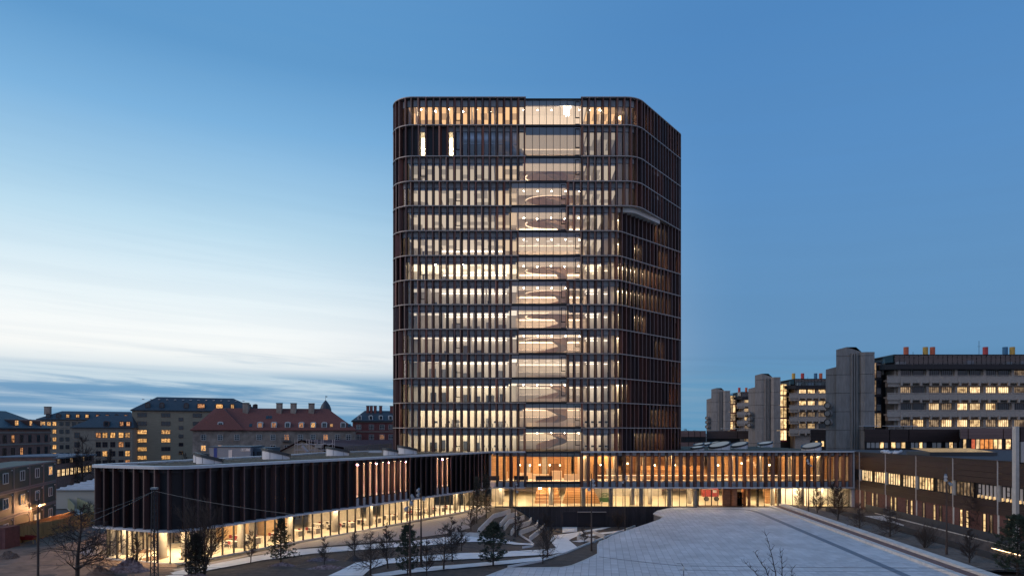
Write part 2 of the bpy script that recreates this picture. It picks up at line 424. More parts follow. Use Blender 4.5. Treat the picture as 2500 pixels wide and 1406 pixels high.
def frame_mesh(wd, t=.05, d=.1, m=None, extra=False):
    b = MB(); hw = wd / 2
    b.box(-hw, -hw + t, -d / 2, d / 2, 0, 1); b.box(hw - t, hw, -d / 2, d / 2, 0, 1)
    b.box(-hw + t, hw - t, -d / 2, d / 2, 0, .022); b.box(-hw + t, hw - t, -d / 2, d / 2, .978, 1)
    if extra: b.box(-hw + t, hw - t, -d / 2, d / 2, .27, .31); b.box(-hw + t, -hw + t + .09, -d / 2, d / 2, .31, .978)
    return b.mesh('window', m or M_DARK)
def pane_mesh(wd, m, t=.05, y=.02):
    b = MB(); hw = wd / 2 - t; b.quad((-hw, y, .02), (hw, y, .02), (hw, y, .98), (-hw, y, .98)); return b.mesh('pane', m)
WM = [frame_mesh(.84), frame_mesh(.84, extra=True)]
PM = pane_mesh(.84, M_GLASS)
vent = {}
for w_ in wins:
    vent.setdefault(w_[5], []).append(w_)
ventset = set()
for S, l in vent.items():
    tgt = -10.4 if S not in (12, 8, 7) else -16.8
    ventset.add(id(min(l, key=lambda w_: abs(w_[1][0] - tgt) + (99 if w_[1][1] > 126.5 else 0))))
many('window', [(a, b, c, z, zt - z, id(wq) in ventset) for wq in wins for (a, b, c, z, zt, S) in [wq]], WM, tower, sub=('pane', PM), limit=290, mesh_of=lambda i: 1 if i[5] else 0)
SM = boxmesh('spandrel', M_SPAN, .84, .08, 1)
many('spandrel', [(a, b, c, z + .002, zt - z - .004, S) for (a, b, c, z, zt, S) in spans], [SM], tower, limit=290)
# ledges
for j, z in enumerate(ZS):
    ups, dn = j >= 11 or j == 10, j <= 10
    path = UP if j >= 10 else LO
    pth_in = path.inset(INS + .06)
    sF = path.s_at_x(0, 125); sI = pth_in.s_at_x(0, 125 + INS + .06)
    Sa, Sb = min(14, j + 1), max(1, j)                   # storey above and below
    lx = max(XL - ATR[Sa][0] * MOD, XL - ATR[Sb][0] * MOD) + .12
    rx = min(XR + ATR[Sa][1] * MOD, XR + ATR[Sb][1] * MOD) - .12
    for a, b in (((4, sF + lx), 0), ((sF + rx, path.len - 8), 0)):
        pass
    for s0, s1 in ((4.0, sF + lx), (sF + rx, path.len - 8)):
        o = path.sub(s0, s1); i_ = []
        n = len(o)
        for q in range(n):
            # matching inner point along the local normal
            a_ = o[max(0, q - 1)]; b_ = o[min(n - 1, q + 1)]; l_ = sqrt((b_[0] - a_[0]) ** 2 + (b_[1] - a_[1]) ** 2)
            i_.append((o[q][0] - (b_[1] - a_[1]) / l_ * (INS + .06), o[q][1] + (b_[0] - a_[0]) / l_ * (INS + .06)))
        mb = MB(); ribbon(mb, o, i_, z - .16, z); build(mb, 'floor_ledge', M_LEDGE if j else M_RIM, tower)
# floor plates with an open well behind the glazed bay
FULL = {0, 4, 9, 13, 14}
WC, WA, WB = (7.6, 133.2), 4.7, 2.9
def well(z): return [(WC[0] + WA * cos(a), WC[1] + WB * sin(a)) for a in [2 * pi * k / 36 for k in range(37)]]
for j, z in enumerate(ZS):
    path = (UP if j >= 10 else LO).inset(INS + .2)
    za, zb = ((z - .95 if j else z - .2), z - .01) if j < 14 else (z - 1.2, z - .35)
    mb = MB()
    if j in FULL: mb.prism(list(path.p), za, zb)
    else:
        fr = [p for p in path.p if p[1] < WC[1] - .01]; w_ = well(z)
        xl, xr = fr[0][0] + .15, fr[-1][0] + (WC[1] - fr[-1][1]) * .9
        mb.prism(fr + [(xr, WC[1])] + [w_[0]] + [w_[36 - k] for k in range(1, 19)] + [(xl, WC[1])], za, zb)
        mb.prism([(xl, WC[1]), w_[18]] + [w_[18 - k] for k in range(1, 19)] + [(xr, WC[1]), (xr - 2, 150), (xl, 150)], za, zb)
    build(mb, 'floor_plate', M_WHITE, tower)
roofmb = MB(); roofmb.prism(UP.inset(.5).p, ZS[14] - .34, ZS[14] - .1); build(roofmb, 'roof', M_CHAR, tower)
# stone core
cmb = MB()
for S in range(1, 15):
    za, zb = ZS[S - 1], ZS[S] - .95
    yb = 136.0 if S >= 8 else 132.0
    cmb.box(-17.5, .8, yb, 150, za, zb); cmb.box(14.6, 18.5, yb + .5, 150, za, zb); cmb.box(-21.5, -17.52, 133.5, 133.7, za, zb); cmb.box(.8, 14.6, 138.5, 150, za, zb)
build(cmb, 'core_wall', M_WHITE, tower)
bmb = MB(); bmb.prism([(-19.5, 150.2), (20, 150.2), (8, 166), (-16, 160)], ZS[0], ZS[14] - 1.3); build(bmb, 'rear_wall', M_FIND, tower)
# light fittings and added glow, one material per tint and strength
def lampmat(col, s): return emit('lamp_%d_%d_%d_%d' % (col[0] * 99, col[1] * 99, col[2] * 99, s * 10), col, s)
NEU, WRM, ORG, COOL = (1, .82, .62), (1, .70, .44), (1, .56, .23), (1, .92, .82)
NEU, COOL = (1, .78, .55), (1, .83, .64)
LIT = {14: (1.25, (1, .54, .22), 1.25, (1, .54, .22), 15, WRM), 13: (0, NEU, .45, NEU, 8, WRM), 12: (.58, NEU, .56, NEU, 11, WRM), 11: (.60, NEU, .58, NEU, 12, WRM), 10: (.66, NEU, .62, NEU, 12, WRM),
       9: (.72, NEU, .68, NEU, 12, WRM), 8: (1.8, (1, .80, .52), 1.6, (1, .78, .50), 12, WRM), 7: (.95, COOL, 1.0, COOL, 12, WRM), 6: (1.1, COOL, 1.1, COOL, 12, WRM), 5: (1.4, COOL, 1.4, COOL, 13, WRM),
       4: (1.8, COOL, 1.8, COOL, 8, NEU), 3: (3.3, (1, .83, .58), 2.9, COOL, 8, NEU), 2: (4.4, (1, .80, .52), 3.9, NEU, 11, WRM), 1: (5.2, (1, .80, .52), 4.5, NEU, 12, (1, .74, .46))}
def stripbox(p, q, z, wd, m, parent, name='room_light', th=.07):
    mb = MB(); mb.beam(p, q, wd, z - th, z); return build(mb, name, m, parent)
def uplight(p, q, z, wd, m, parent, hm=None):  # upward fill lamp, added to brighten the ceiling above it
    mb = MB(); mb.beam(p, q, wd, z - .07, z); o = build(mb, 'fill_light', hm or M_LEDGE, parent)
    mb = MB(); mb.beam(p, q, wd - .04, z + .002, z + .012); build(mb, 'tube', m, o)
PN, PREST = [0], {}
for S in range(1, 15):
    l, lc, r, rc_, a, ac = LIT[S]; zc = ZS[S] - (.95 if S < 14 else 1.2)
    path = UP if S >= 11 else LO
    bk = S in (7, 6, 5, 4, 3, 2, 1)
    def panels(x0, x1, y0, y1, m, vary=True):             # glowing panels added for evenly bright ceilings, one bay each
        m2 = emit(m.name + '_low', *[(tuple(m.node_tree.nodes['Principled BSDF'].inputs['Emission Color'].default_value)[:3], m.node_tree.nodes['Principled BSDF'].inputs['Emission Strength'].default_value * .45)][0]) if vary else m
        n = max(1, round((x1 - x0) / 1.3)); d = (x1 - x0) / n
        for k in range(n):
            mp = m2 if vary and rng.random() < .3 else m; PN[0] += 1 if S >= 8 else 0; own = S >= 8 and PN[0] <= 245
            b_ = MB() if own else PREST.setdefault(mp.name, (mp, MB()))[1]; b_.box(x0 + k * d + .02, x0 + (k + 1) * d - .02, y0, y1, zc - .05, zc - .008)
            if own: build(b_, 'glow_panel', mp, tower)
    if l:
        for x0_, x1_, f_ in ((-19.2, -13.8, .85 if bk and S > 3 else 1), (-13.6, -3.4, 1), (-2.9, .9, 1)):
            wz = x0_ > -3 and 9 <= S <= 12
            m_ = lampmat((1, .70, .42) if wz else lc, round(.8 if wz else l * f_, 2))
            panels(x0_, x1_, 126.4, 129.0, m_); panels(x0_, x1_, 129.06, 131.7, m_)
            if S >= 8: panels(x0_, x1_, 131.76, 133.8, m_); panels(x0_, x1_, 133.86, 135.7, m_)
        if bk: stripbox((-13.6, 131.75), (-1.0, 131.75), zc - .25, .14, lampmat(lc, 5), tower)
        if S == 9: stripbox((-14, 135.7), (-1.5, 135.7), zc - .12, .14, lampmat(COOL, 6), tower)
        if S == 8: stripbox((-13.6, 135.7), (-1.0, 135.7), zc - .3, .2, lampmat(COOL, 6), tower)
    if r:
        x1 = 19.5 if S >= 11 else 17.2; m_ = lampmat(rc_, r)
        panels(14.0, x1, 126.4, 129.3, m_); panels(14.0, x1, 129.36, 132.2, m_)
        if S >= 8: panels(14.7, x1, 132.26, 134.3, m_); panels(14.7, x1, 134.36, 136.3, m_)
        if bk or S == 8: stripbox((14.3, 131.9), (x1 + 1.2, 131.9), zc - .3, .16, lampmat(rc_, 5), tower)
        if S <= 10 or S == 14:
            for k in range(5):
                f0, f1 = k / 5 + .02, (k + 1) / 5 - .02; mb = MB(); mb.beam((20.2 + 8.8 * f0, 130.2 + 9.0 * f0), (20.2 + 8.8 * f1, 130.2 + 9.0 * f1), 1.2, zc - .06, zc - .01)
                build(mb, 'glow_panel', lampmat((1, .74, .44) if S < 14 else ORG, (14 if S in (8, 3, 2, 1) else 9) if S < 14 else 8), tower)  # glow panels added to light the slots of the right face
            q_ = path.inset(4.9); sq_ = [p for p in q_.p if p[1] > 128.5 and p[0] > 15]; sq_ = [q for q in sq_ if q[1] < 143]
            if len(sq_) > 1:
                mb = MB(); mb.beam(sq_[0], sq_[-1], .15, ZS[S - 1], zc); build(mb, 'partition', M_WHITE, tower)  # white wall added so the slots look onto a lit surface
    if S < 13:                                            # downstand added behind window heads for the bluish sky-reflection band
        zb_ = ZS[S] - .92 - .26
        mb = MB(); mb.box(-19.0, XL - ATR[S][0] * MOD - .4, 126.06, 126.12, zb_ - .30, zb_ + .2); mb.box(XR + ATR[S][1] * MOD + .4, 19.4 if S >= 11 else 17.6, 126.06, 126.12, zb_ - .30, zb_ + .2); build(mb, 'added_backing', mat('grey_downstand', (.62, .60, .60), .7), tower)
    if S not in (13, 9, 4, 14):                           # lights tracing the edge of the well above
        A_ = [pi * 1.0 + pi * .62 * k / 14 for k in range(15)] if S % 2 else [pi * .62 + pi * .5 * k / 14 for k in range(15)]
        mb = MB(); ribbon(mb, [(WC[0] + (WA + .35) * cos(t), WC[1] + (WB + .35) * sin(t)) for t in A_], [(WC[0] + (WA + .25) * cos(t), WC[1] + (WB + .25) * sin(t)) for t in A_], zc - .10, zc - .04)
        build(mb, 'room_light', lampmat(ac, 2.2 if S % 2 else 3.4), tower)
    if S not in (13, 9) : stripbox((1.5, 136.6), (13.5, 136.6), zc - .10, .5, lampmat(ac, round(a * .35, 1)), tower)  # wide glowing strip added as fill at the back of the well
    uplight((1.4, 137.3), (14, 137.3), zc - 1.5, .4, lampmat(ac, a * .9), tower)  # fill lamp added at the rear of the well
    panels(1.2, 13.8, 126.4, 128.1, lampmat((1, .74, .50), {13: .42, 14: .95, 4: .5, 3: .5}.get(S, .62)), False); panels(1.2, 13.8, 128.15, 129.9, lampmat((1, .74, .50), {13: .42, 14: .95, 4: .5, 3: .5}.get(S, .62)), False)
    if S in FULL: panels(1.2, 13.8, 129.95, 132.9, lampmat((1, .74, .50), {13: .42, 14: 1.1, 4: .5}.get(S, .62)), False); panels(1.2, 13.8, 132.95, 136, lampmat((1, .74, .50), {13: .42, 14: 1.1, 4: .5}.get(S, .62)), False)
    # downlights
    if S not in (13, 4, 6, 2, 12):
        for k in range(5):
            mb = MB(); x_, y_ = 2.2 + 2.6 * k, (127.6 if S in (14, 9, 5, 7, 11) else 129.2 + .6 * (k % 2))
            mb.cyl(x_, y_, .11, zc - .12, zc - .07, 8); build(mb, 'downlight', lampmat((1, .78, .5), 110), tower)
    if S in (9, 4):
        for k in range(6):
            mb = MB(); mb.cyl(2.6 + 2.1 * k, 128.6 + 2.2 * (k % 2), .42, zc - .11, zc - .06, 20); build(mb, 'ceiling_disc', lampmat((1, .84, .66), 1.0), tower)
    if S in (14, 8):
        for k in range(6):
            mb = MB(); mb.cyl(-17 + 2.6 * k, 127.4 + (k % 2) * .7, .13, zc - .13, zc - .07, 8); build(mb, 'downlight', lampmat((1, .78, .5), 160), tower)
        for k in range(3):
            mb = MB(); mb.cyl(14.5 + 1.9 * k, 127.6, .13, zc - .13, zc - .07, 8); build(mb, 'downlight', lampmat((1, .78, .5), 160), tower)
    # cross walls inside
    pm = MB()
    xs = [-3.2] if S in (9, 10, 11, 12) else ([-3.2, -11.9, -10.5, -15.7, -17.2] if S == 13 else [])
    if S <= 8 and S != 8 or S == 14:
        x_ = -18.5 + rng.uniform(0, 3)
        while x_ < -1: xs.append(x_); x_ += rng.uniform(3.9, 6.6)
    for x_ in xs: pm.box(x_ - .06, x_ + .06, 126.1, (135.99 if S >= 8 else 131.99), ZS[S - 1], zc)
    for x_ in ([15.4] if S in (9, 10, 11, 12) else [16.6]): pm.box(x_ - .06, x_ + .06, 127.4, 132.49, ZS[S - 1], zc)
    build(pm, 'partition', M_WHITE, tower)
    # doors and cupboards on the core wall
    if S <= 8:
        dm = MB()
        for x_ in [-16 + 2.2 * q for q in range(7)]:
            if rng.random() < .55: dm.box(x_, x_ + rng.uniform(.9, 1.7), 131.86, 131.99, ZS[S - 1], ZS[S - 1] + rng.uniform(1.2, 2.3))
        if dm.v: build(dm, 'cupboard', M_CHAR if S % 2 else mat('grey_doors', (.16, .16, .18), .6), tower, stuff=True)
build_multi('glow_panel', list(PREST.values()), tower)
for x_ in (-16.55, -11.3):                                # upright glowing boxes added behind the two bright plant-room slots
    mb = MB(); mb.box(x_ - .35, x_ + .35, 127.6, 127.7, ZS[12] + .5, ZS[13] - 1.4); build(mb, 'room_light', lampmat((1, .78, .42), 7), tower)
    for zf in (1.25, 2.05):
        mb = MB(); mb.box(x_ - .30, x_ + .30, 127.3, 127.4, ZS[12] + zf, ZS[12] + zf + .22); build(mb, 'room_light', lampmat((1, .85, .55), 40), tower)
duct = MB(); duct.tube((1.6, 127.6, ZS[12] + .9), (-1.2, 128.6, ZS[12] + 3.4), .9, n=14); duct.tube((2.2, 127.2, ZS[12] + 0), (1.2, 127.9, ZS[12] + 1.6), 1.0, n=14)
build(duct, 'air_duct', mat('galvanised', (.5, .5, .52), .35, .7), tower, smooth=True)
uplight((-9, 128.4), (1.4, 128.4), ZS[13] - 2.2, .3, lampmat((.30, .48, 1), 3), tower)  # bluish fill lamp added for the plant room
# glazed central bay
AM = pane_mesh(MOD, M_GLASSA, t=.03)
for S in range(1, 15):
    z0, z1 = ZS[S - 1], ZS[S] - (.26 if S < 14 else .40)
    la, ra = ATR[S]; x0, x1 = XL - la * MOD + .1, XR + ra * MOD - .1
    n = round((x1 - x0) / MOD); d = (x1 - x0) / n
    mm = boxmesh('mullion', M_DARK, .085, .16, 1)
    for k in range(n):
        o = link('glass_pane', AM, tower, (x0 + (k + .5) * d, 125.5, z0 + .16), 0, (d / MOD, 1, z1 - z0 - .12))
        if k: link('mullion', mm, tower, (x0 + k * d, 125.49, z0 + .14), 0, (1, 1, z1 - z0 - .1))
    mb = MB(); mb.box(x0 - .06, x1 + .06, 125.36, 125.78, z0 - .2, z0 + .15); build(mb, 'floor_band', M_DARK, tower)
    o = link('vent_frame', WM[1], tower, (x1 - d / 2, 125.42, z0 + .18), 0, (1.02, 1.2, z1 - z0 - .5))
    if S in (13, 9, 7, 4, 2, 5): mb = MB(); mb.box(x0, x1, 126.0, 126.1, z1 - (1.25 if S == 13 else .7), z1 + .1); build(mb, 'added_backing', mat('grey_backing', (.20, .24, .27), .6), tower)  # grey backing added behind the pane heads so the sky reflection shows
mb = MB(); mb.box(XL, XR, 125.3, 125.8, ZS[14] - .42, ZS[14] - .3); build(mb, 'floor_band', M_DARK, tower)
# winding timber stair and the white balcony fronts in the well
for S in range(1, 14):
    z0 = ZS[S - 1]; hh = ZS[S] - z0
    if S in (4, 9, 13): continue
    A, B_, C_, D_, E_ = [], [], [], [], []
    K = 40
    for k in range(K + 1):
        t = k / K; a = pi * 1.0 + 2 * pi * t * .93; z = z0 + hh * (1 - t) + .1
        q_ = lambda r_, z_: (WC[0] + r_ * 1.25 * cos(a), WC[1] + r_ * sin(a), z_)
        A.append(q_(2.5, z - .35)); B_.append(q_(2.5, z + 1.15)); C_.append(q_(1.2, z - .35)); D_.append(q_(2.4, z - .35)); E_.append(q_(2.4, z + 1.15))
    mb = MB(); mb.sheet(A, B_); mb.sheet(E_, D_); mb.sheet(B_, E_); build(mb, 'stair_balustrade', mat('light_timber', (.62, .40, .23), .55, 0, .15, 2) if S < 3 else mat('peach_timber', (.68, .47, .33), .55, 0, .15, 2), tower)
    mb = MB(); mb.sheet(C_, D_); mb.sheet([(p[0], p[1], p[2] + .2) for p in D_], [(p[0], p[1], p[2] + .2) for p in C_]); build(mb, 'stair_flight', mat('grey_stair', (.56, .48, .40), .7), tower)
for j in range(1, 13):
    if j in FULL: continue
    w_ = well(0)[:-1]; z = ZS[j]; w_ += [w_[0]]
    mb = MB(); ribbon(mb, [(WC[0] + (x - WC[0]) * .97, WC[1] + (y - WC[1]) * .97) for x, y in w_], w_[:], z - .97, z + 1.0)
    build(mb, 'balcony_front', M_WARMW, tower)

cd = thing('chandelier', 'bright cluster of hanging light rods behind the top floor glass of the central bay', 'lamp', (X_at(1383, 126.6), 126.6, 72.4))
crn = random.Random(8)
for k in range(7):
    x_ = X_at(1377 + 2.6 * k, 126.6); z_ = 73.0 + crn.uniform(-.9, .5); mb = MB(); mb.tube((x_, 126.3 + .25 * (k % 3), z_), (x_, 126.3 + .25 * (k % 3), 74.3), .055 if k < 5 else .035, n=6); build(mb, 'light_rod', lampmat((1, .88, .72), 22), cd)
# ================================================================== THE LOW HALL AND ITS CURVED WING
ZG, ZP0, ZP1, ZRF = 0.06, 4.3, 9.35, 10.0
hall = thing('entrance_hall', 'long two storey hall of copper fins and glass under the tower with a glowing lobby', 'building', (30, 128, 0))
wing = thing('curved_wing', 'dark curved wing with closed copper fins over a glowing glass ground floor', 'building', (-25, 85, 0))
def rim(path, s0, s1, z0, z1, dep, name, m, parent, out=0.0):
    o = path.sub(s0, s1); n = len(o); i_ = []; oo = []
    for q in range(n):
        a_ = o[max(0, q - 1)]; b_ = o[min(n - 1, q + 1)]; l_ = sqrt((b_[0] - a_[0]) ** 2 + (b_[1] - a_[1]) ** 2); nx, ny = -(b_[1] - a_[1]) / l_, (b_[0] - a_[0]) / l_
        i_.append((o[q][0] + nx * dep, o[q][1] + ny * dep)); oo.append((o[q][0] - nx * out, o[q][1] - ny * out))
    mb = MB(); ribbon(mb, oo, i_, z0, z1); return build(mb, name, m, parent)
# --- entrance hall
HX0, HX1 = 12.75, 62.6
hp = Path([(-3.4, 125), (HX1, 125)])
M_ORG = mat('amber_timber', (.62, .38, .19), .6, 0, .25, 1.2, stretch=(1, 1, 5))
for a, b in ((-3.4, 2.45), (HX0 - .1, HX1 + .25)):
    mb = MB(); mb.box(a, b, 124.85, 125.75, ZRF - .02, ZRF + .2); build(mb, 'roof_rim', M_RIM, hall)
    mb = MB(); mb.box(a, b, 124.75, 125.95, 3.42, 3.62); build(mb, 'soffit_rim', M_RIM, hall)
hf, hw, hs = [], [], []
mods = [(HX0 + MOD * k, 1) for k in range(39) if HX0 + MOD * k < HX1 - .3] + [(XL - MOD * (k + 1), -1) for k in range(4)]
hrng = random.Random(5)
HWM = frame_mesh(.86); HPM = pane_mesh(.86, M_GLASSG)
for x, sd in mods:
    wdt = min(MOD, HX1 - x)
    mid = (x + MOD / 2 + .05, 125.75)
    o = link('window', HWM, hall, (*mid, ZP0 + .32), 0, (1, 1, ZP1 - ZP0 - .34)); link('pane', HPM, o)
    link('spandrel', SM, hall, (*mid, ZP1), 0, (1, 1, ZRF - ZP1 - .03)); link('spandrel', SM, hall, (*mid, 3.63), 0, (1, 1, ZP0 - 3.63 + .3))
    tw = hrng.choice([8, 14, 22, 28, 34, 38]) * hrng.choice([1, 1, -1])
    xx = x if sd > 0 else x + MOD
    link('fin', FM[2 if hrng.random() < .6 else 0], hall, (xx, 125.36, 3.63), R(tw), (1.15, .92, ZRF - 3.66))
    b = MB(); b.box(x - .17, x + .27, 125.72, 125.8, 3.63, ZRF - .03); build(b, 'facade_wall', M_FIND, hall)
mb = MB(); mb.box(HX1 - .35, HX1 + .2, 125.1, 127, 0, ZRF + .0); build(mb, 'end_pier', M_SPAN, hall)
# central bay of the hall
mm = boxmesh('mullion', M_DARK, .085, .16, 1); GPM = pane_mesh(MOD, M_GLASSG, t=.03)
n = 8; d = (XR - XL - .1) / n
for k in range(n):
    for z0, z1 in ((4.62, 10.1), (0.05, 4.25)): link('glass_pane', GPM, hall, (XL + .1 + (k + .5) * d, 125.5, z0), 0, (d / MOD, 1, z1 - z0))
    if k: link('mullion', mm, hall, (XL + .1 + k * d, 125.49, .05), 0, (1, 1, 10.05))
mb = MB(); mb.box(XL + .1, XR - .1, 125.36, 125.8, 4.22, 4.62); build(mb, 'floor_band', M_DARK, hall)
for z0, z1 in ((9.15, 9.98), (3.55, 4.2)):
    mb = MB(); mb.box(XL + .1, XR - .1, 125.9, 126.0, z0, z1); build(mb, 'added_backing', mat('sky_blue_backing', (.30, .38, .40), .6), hall)  # added backing, the sky reflection put into its blue colour
# ground floor glazing
ent0, ent1 = X_at(1704, 125), X_at(1850, 125)
x = -3.0
while x < HX1 - .4:
    if not (XL - .3 < x < XR - .5) and not (ent0 - .9 < x < ent1 - .2):
        link('glass_pane', GPM, hall, (x + MOD / 2, 125.62, .05), 0, (1, 1, 3.4)); link('mullion', mm, hall, (x, 125.6, .05), 0, (1, 1, 3.4))
    x += MOD
mb = MB(); mb.box(-3.2, ent0, 125.4, 125.75, -.12, .06); mb.box(ent1, HX1, 125.4, 125.75, -.12, .06); build(mb, 'glass_sill', M_DARK, hall)
# base wall in the sunken court
bx = X_at(1205, 125); cw = .82
while bx < X_at(1640, 125):
    b = MB(); b.box(bx + .006, bx + cw - .006, 125.3, 125.6, -4.2, -.13); build(b, 'base_panel', M_BASEW, hall); bx += cw
gx0, gx1 = X_at(1410, 125), X_at(1480, 125)
mb = MB(); mb.box(gx0, gx1, 124.6, 125.25, -.95, -.85); build(mb, 'door_canopy', M_LEDGE, hall)
for a, b_ in ((gx0 + .1, (gx0 + gx1) / 2 - .01), ((gx0 + gx1) / 2 + .01, gx1 - .1)):
    mb = MB(); mb.box(a, b_, 125.2, 125.29, -3.6, -1.0); build(mb, 'gate_leaf', mat('gate_dark', (.022, .018, .022), .5, .3), hall)
mb = MB(); mb.box(X_at(1375, 125), X_at(1408, 125), 125.2, 125.29, -3.6, -.9); build(mb, 'door', mat('gate_dark', (0,) * 3), hall)
# floors, roof, walls and lights of the hall
mb = MB(); mb.box(-4, HX1 - .05, 125.85, 158, -.3, .04); build(mb, 'lobby_floor', mat('lobby_stone', (.66, .58, .44), .35, 0, .12, .7), hall)
mb = MB(); mb.box(-4, HX1 - .05, 125.95, 158, 3.5, 4.5); build(mb, 'upper_floor', M_WHITE, hall)
mb = MB(); mb.box(-3.4, HX1, 125.8, 172, 9.45, ZRF - .03); build(mb, 'roof', M_WHITE, hall)
rs = MB()
nx, ny = 130, 60
for i in range(nx + 1):
    for k in range(ny + 1):
        x_, y_ = -3.2 + (HX1 + 2.9) * i / nx, 126 + 45.5 * k / ny
        rs.v.append((x_, y_, ZRF + .02 + .10 * random.random()))
rs.f = [(i * (ny + 1) + k, (i + 1) * (ny + 1) + k, (i + 1) * (ny + 1) + k + 1, i * (ny + 1) + k + 1) for i in range(nx) for k in range(ny)]
o = build(rs, 'roof_planting', M_SEDUM, hall); o['kind'] = 'stuff'
mb = MB(); mb.box(-4, HX1, 158, 158.3, .04, 9.45); build(mb, 'rear_wall', M_WARMW, hall)
mb = MB(); mb.box(HX1 - .1, HX1 + .1, 127, 172, 0, 9.95); build(mb, 'side_wall', M_SPAN, hall)
mb = MB(); mb.box(-9, -8.7, 127, 158, .04, 9.4); build(mb, 'side_wall', M_CONC, hall)
up = MB(); up.box(-4, -1, 131.8, 132, 4.5, 9.4); up.box(12.2, 20, 134, 134.3, 4.5, 9.4); up.box(40, 52, 138, 138.3, 4.5, 9.4); up.box(52, HX1, 133, 133.3, 4.5, 9.4); build(up, 'inner_wall', M_ORG, hall)
pr_ = random.Random(15); x_ = -1.0
while x_ < 58:
    w2 = pr_.uniform(.8, 2.4); y_ = 136.6 if x_ < 12 else (133.7 if x_ < 19.8 else 141.6)
    if not (40 < x_ < 53): b = MB(); b.box(x_, x_ + w2 * .9, y_ - pr_.uniform(0, .3), y_ + .2, 4.5, pr_.choice([6.6, 7.4, 9.4, 9.4])); build(b, 'wall_panel', pr_.choice([M_WARMW, M_WOOD, M_CONC, M_ORG, mat('dark_timber', (.16, .08, .04), .6)]), hall)
    x_ += w2 + pr_.uniform(.1, 1.4)
for x_ in (1.5, 3.4, 5.3, 7.2, 9.1, 14, 17, 22, 27, 31, 35, 39, 44, 49):  # pendants added as bright spots on the dim upper floor
    b = MB(); b.cyl(x_, 129.2 + .8 * (int(x_) % 3), .14, 7.6 - .3 * (int(x_) % 2), 7.85 - .3 * (int(x_) % 2), 10); build(b, 'added_pendant', lampmat((1, .70, .38), 14), hall)
    b2 = MB(); b2.cyl(x_, 129.2 + .8 * (int(x_) % 3), .015, 7.85 - .3 * (int(x_) % 2), 9.4, 4); build(b2, 'added_cord', M_DARK, hall)
up = MB(); up.box(-1.5, 11, 137, 137.2, 4.5, 9.4); up.box(24, 40, 142, 142.2, 4.5, 9.4); build(up, 'inner_wall', M_WOOD, hall)
lw = MB(); lw.box(-4, -1.5, 134, 134.2, .04, 3.5); lw.box(13.5, 19, 137, 137.3, .04, 3.5); lw.box(20, 32, 146, 146.3, .04, 3.5); build(lw, 'inner_wall', M_CONC, hall); lw = MB(); lw.box(50.5, HX1, 129.6, 129.8, .04, 3.5); build(lw, 'inner_wall', M_FURN, hall)
def steps(x0, x1, y0, z0, n, rise, run, name, m, parent):
    for k in range(n):
        b = MB(); b.box(x0 + k * .12, x1 - k * .12, y0 + k * run, y0 + (k + 1) * run + .4, z0 + k * rise, z0 + (k + 1) * rise - .035); build(b, name, m, parent)
        b = MB(); b.box(x0 + k * .12, x1 - k * .12, y0 + k * run - .05, y0 + (k + 1) * run + .4, z0 + (k + 1) * rise - .034, z0 + (k + 1) * rise); build(b, name, mat('tread', (.62, .40, .20), .5), parent)
steps(X_at(1305, 133), X_at(1372, 133) - .3, 131, .04, 6, .56, .8, 'seat_step', M_WOOD, hall)
steps(X_at(1372, 133), X_at(1462, 133), 131, .04, 11, .3, .42, 'stair_step', M_WOOD, hall)
steps(X_at(1860, 133), X_at(1915, 133), 131, .04, 11, .3, .42, 'stair_step', M_WOOD, hall)
steps(25, 38, 131, 4.5, 4, .62, 1.1, 'seat_step', M_ORG, hall)
bal = MB(); bal.box(16, 58, 128.0, 128.04, 5.55, 5.62); build(bal, 'handrail', lampmat(WRM, 3.5), hall)
for x_ in (16, 20, 24, 28, 32, 36, 40, 44, 48, 52, 56): b = MB(); b.box(x_, x_ + .05, 128.0, 128.05, 4.5, 5.6); build(b, 'rail_post', M_DARK, hall)
dg = MB()
for k in range(9): dg.box(45 + k * .55, 45.6 + k * .55, 130, 131.2, 8.1 - k * .42, 8.45 - k * .42)
build(dg, 'stair_flight', M_WARMW, hall)
ccol = boxmesh('column', M_CONC, .01, .01, 1)
cb = MB(); cb.cyl(0, 0, .42, 0, 1, 20); CCM = cb.mesh('column', M_CONC, True)
for px, y in ((1222, 129), (1248, 126.7), (1336, 127.5) if 0 else (1248, 126.7), (1345, 128.6), (1424, 126.8), (1491, 126.8), (1544, 128), (1565, 126.8), (1587, 130), (1634, 126.8), (1697, 126.8), (1683, 131), (1886, 128.2), (1902, 126.8), (1920, 131), (1958, 127), (2004, 128), (2040, 126.9)):
    link('column', CCM, hall, (X_at(px, y), y, .04), 0, (1, 1, 3.46))
for x_ in (14, 19.5, 25, 30.5, 36, 41.5, 47, 52.5, 58): link('column', CCM, hall, (x_, 129.2, 4.5), 0, (.8, .8, 4.95))
for x_ in range(-3, 12, 2):
    mb = MB(); mb.box(x_, x_ + 1.6, 126.6, 136, 9.38, 9.44); build(mb, 'glow_panel', lampmat((1, .62, .32), 1.3), hall)  # glowing panels added to brighten the central bay's upper floor
for px0, px1, y0, z1 in ((1208, 1240, 133, 6.0), (1262, 1300, 134, 5.7), (1300, 1340, 133, 5.5), (1348, 1372, 132, 6.2), (1378, 1412, 131, 5.6)):
    mb = MB(); mb.box(X_at(px0, y0), X_at(px1, y0), y0, y0 + .8, 4.5, z1); build(mb, 'bar_counter', M_WARMW, hall)
GW = (1, .72, .40); GO = (1, .60, .28)
for x_ in range(-2, 62, 4):
    for y_ in (128.2, 132.5, 138, 144):
        if x_ > 49 and y_ > 129: continue
        if x_ > 49: stripbox((x_ - .9, 127.0), (x_ + .9, 127.0), 3.44, .6, lampmat(GW, 60), hall)
        stripbox((x_ - .9, y_), (x_ + .9, y_), 3.44, .6, lampmat(GW, 34 if x_ < 46 else 60), hall)
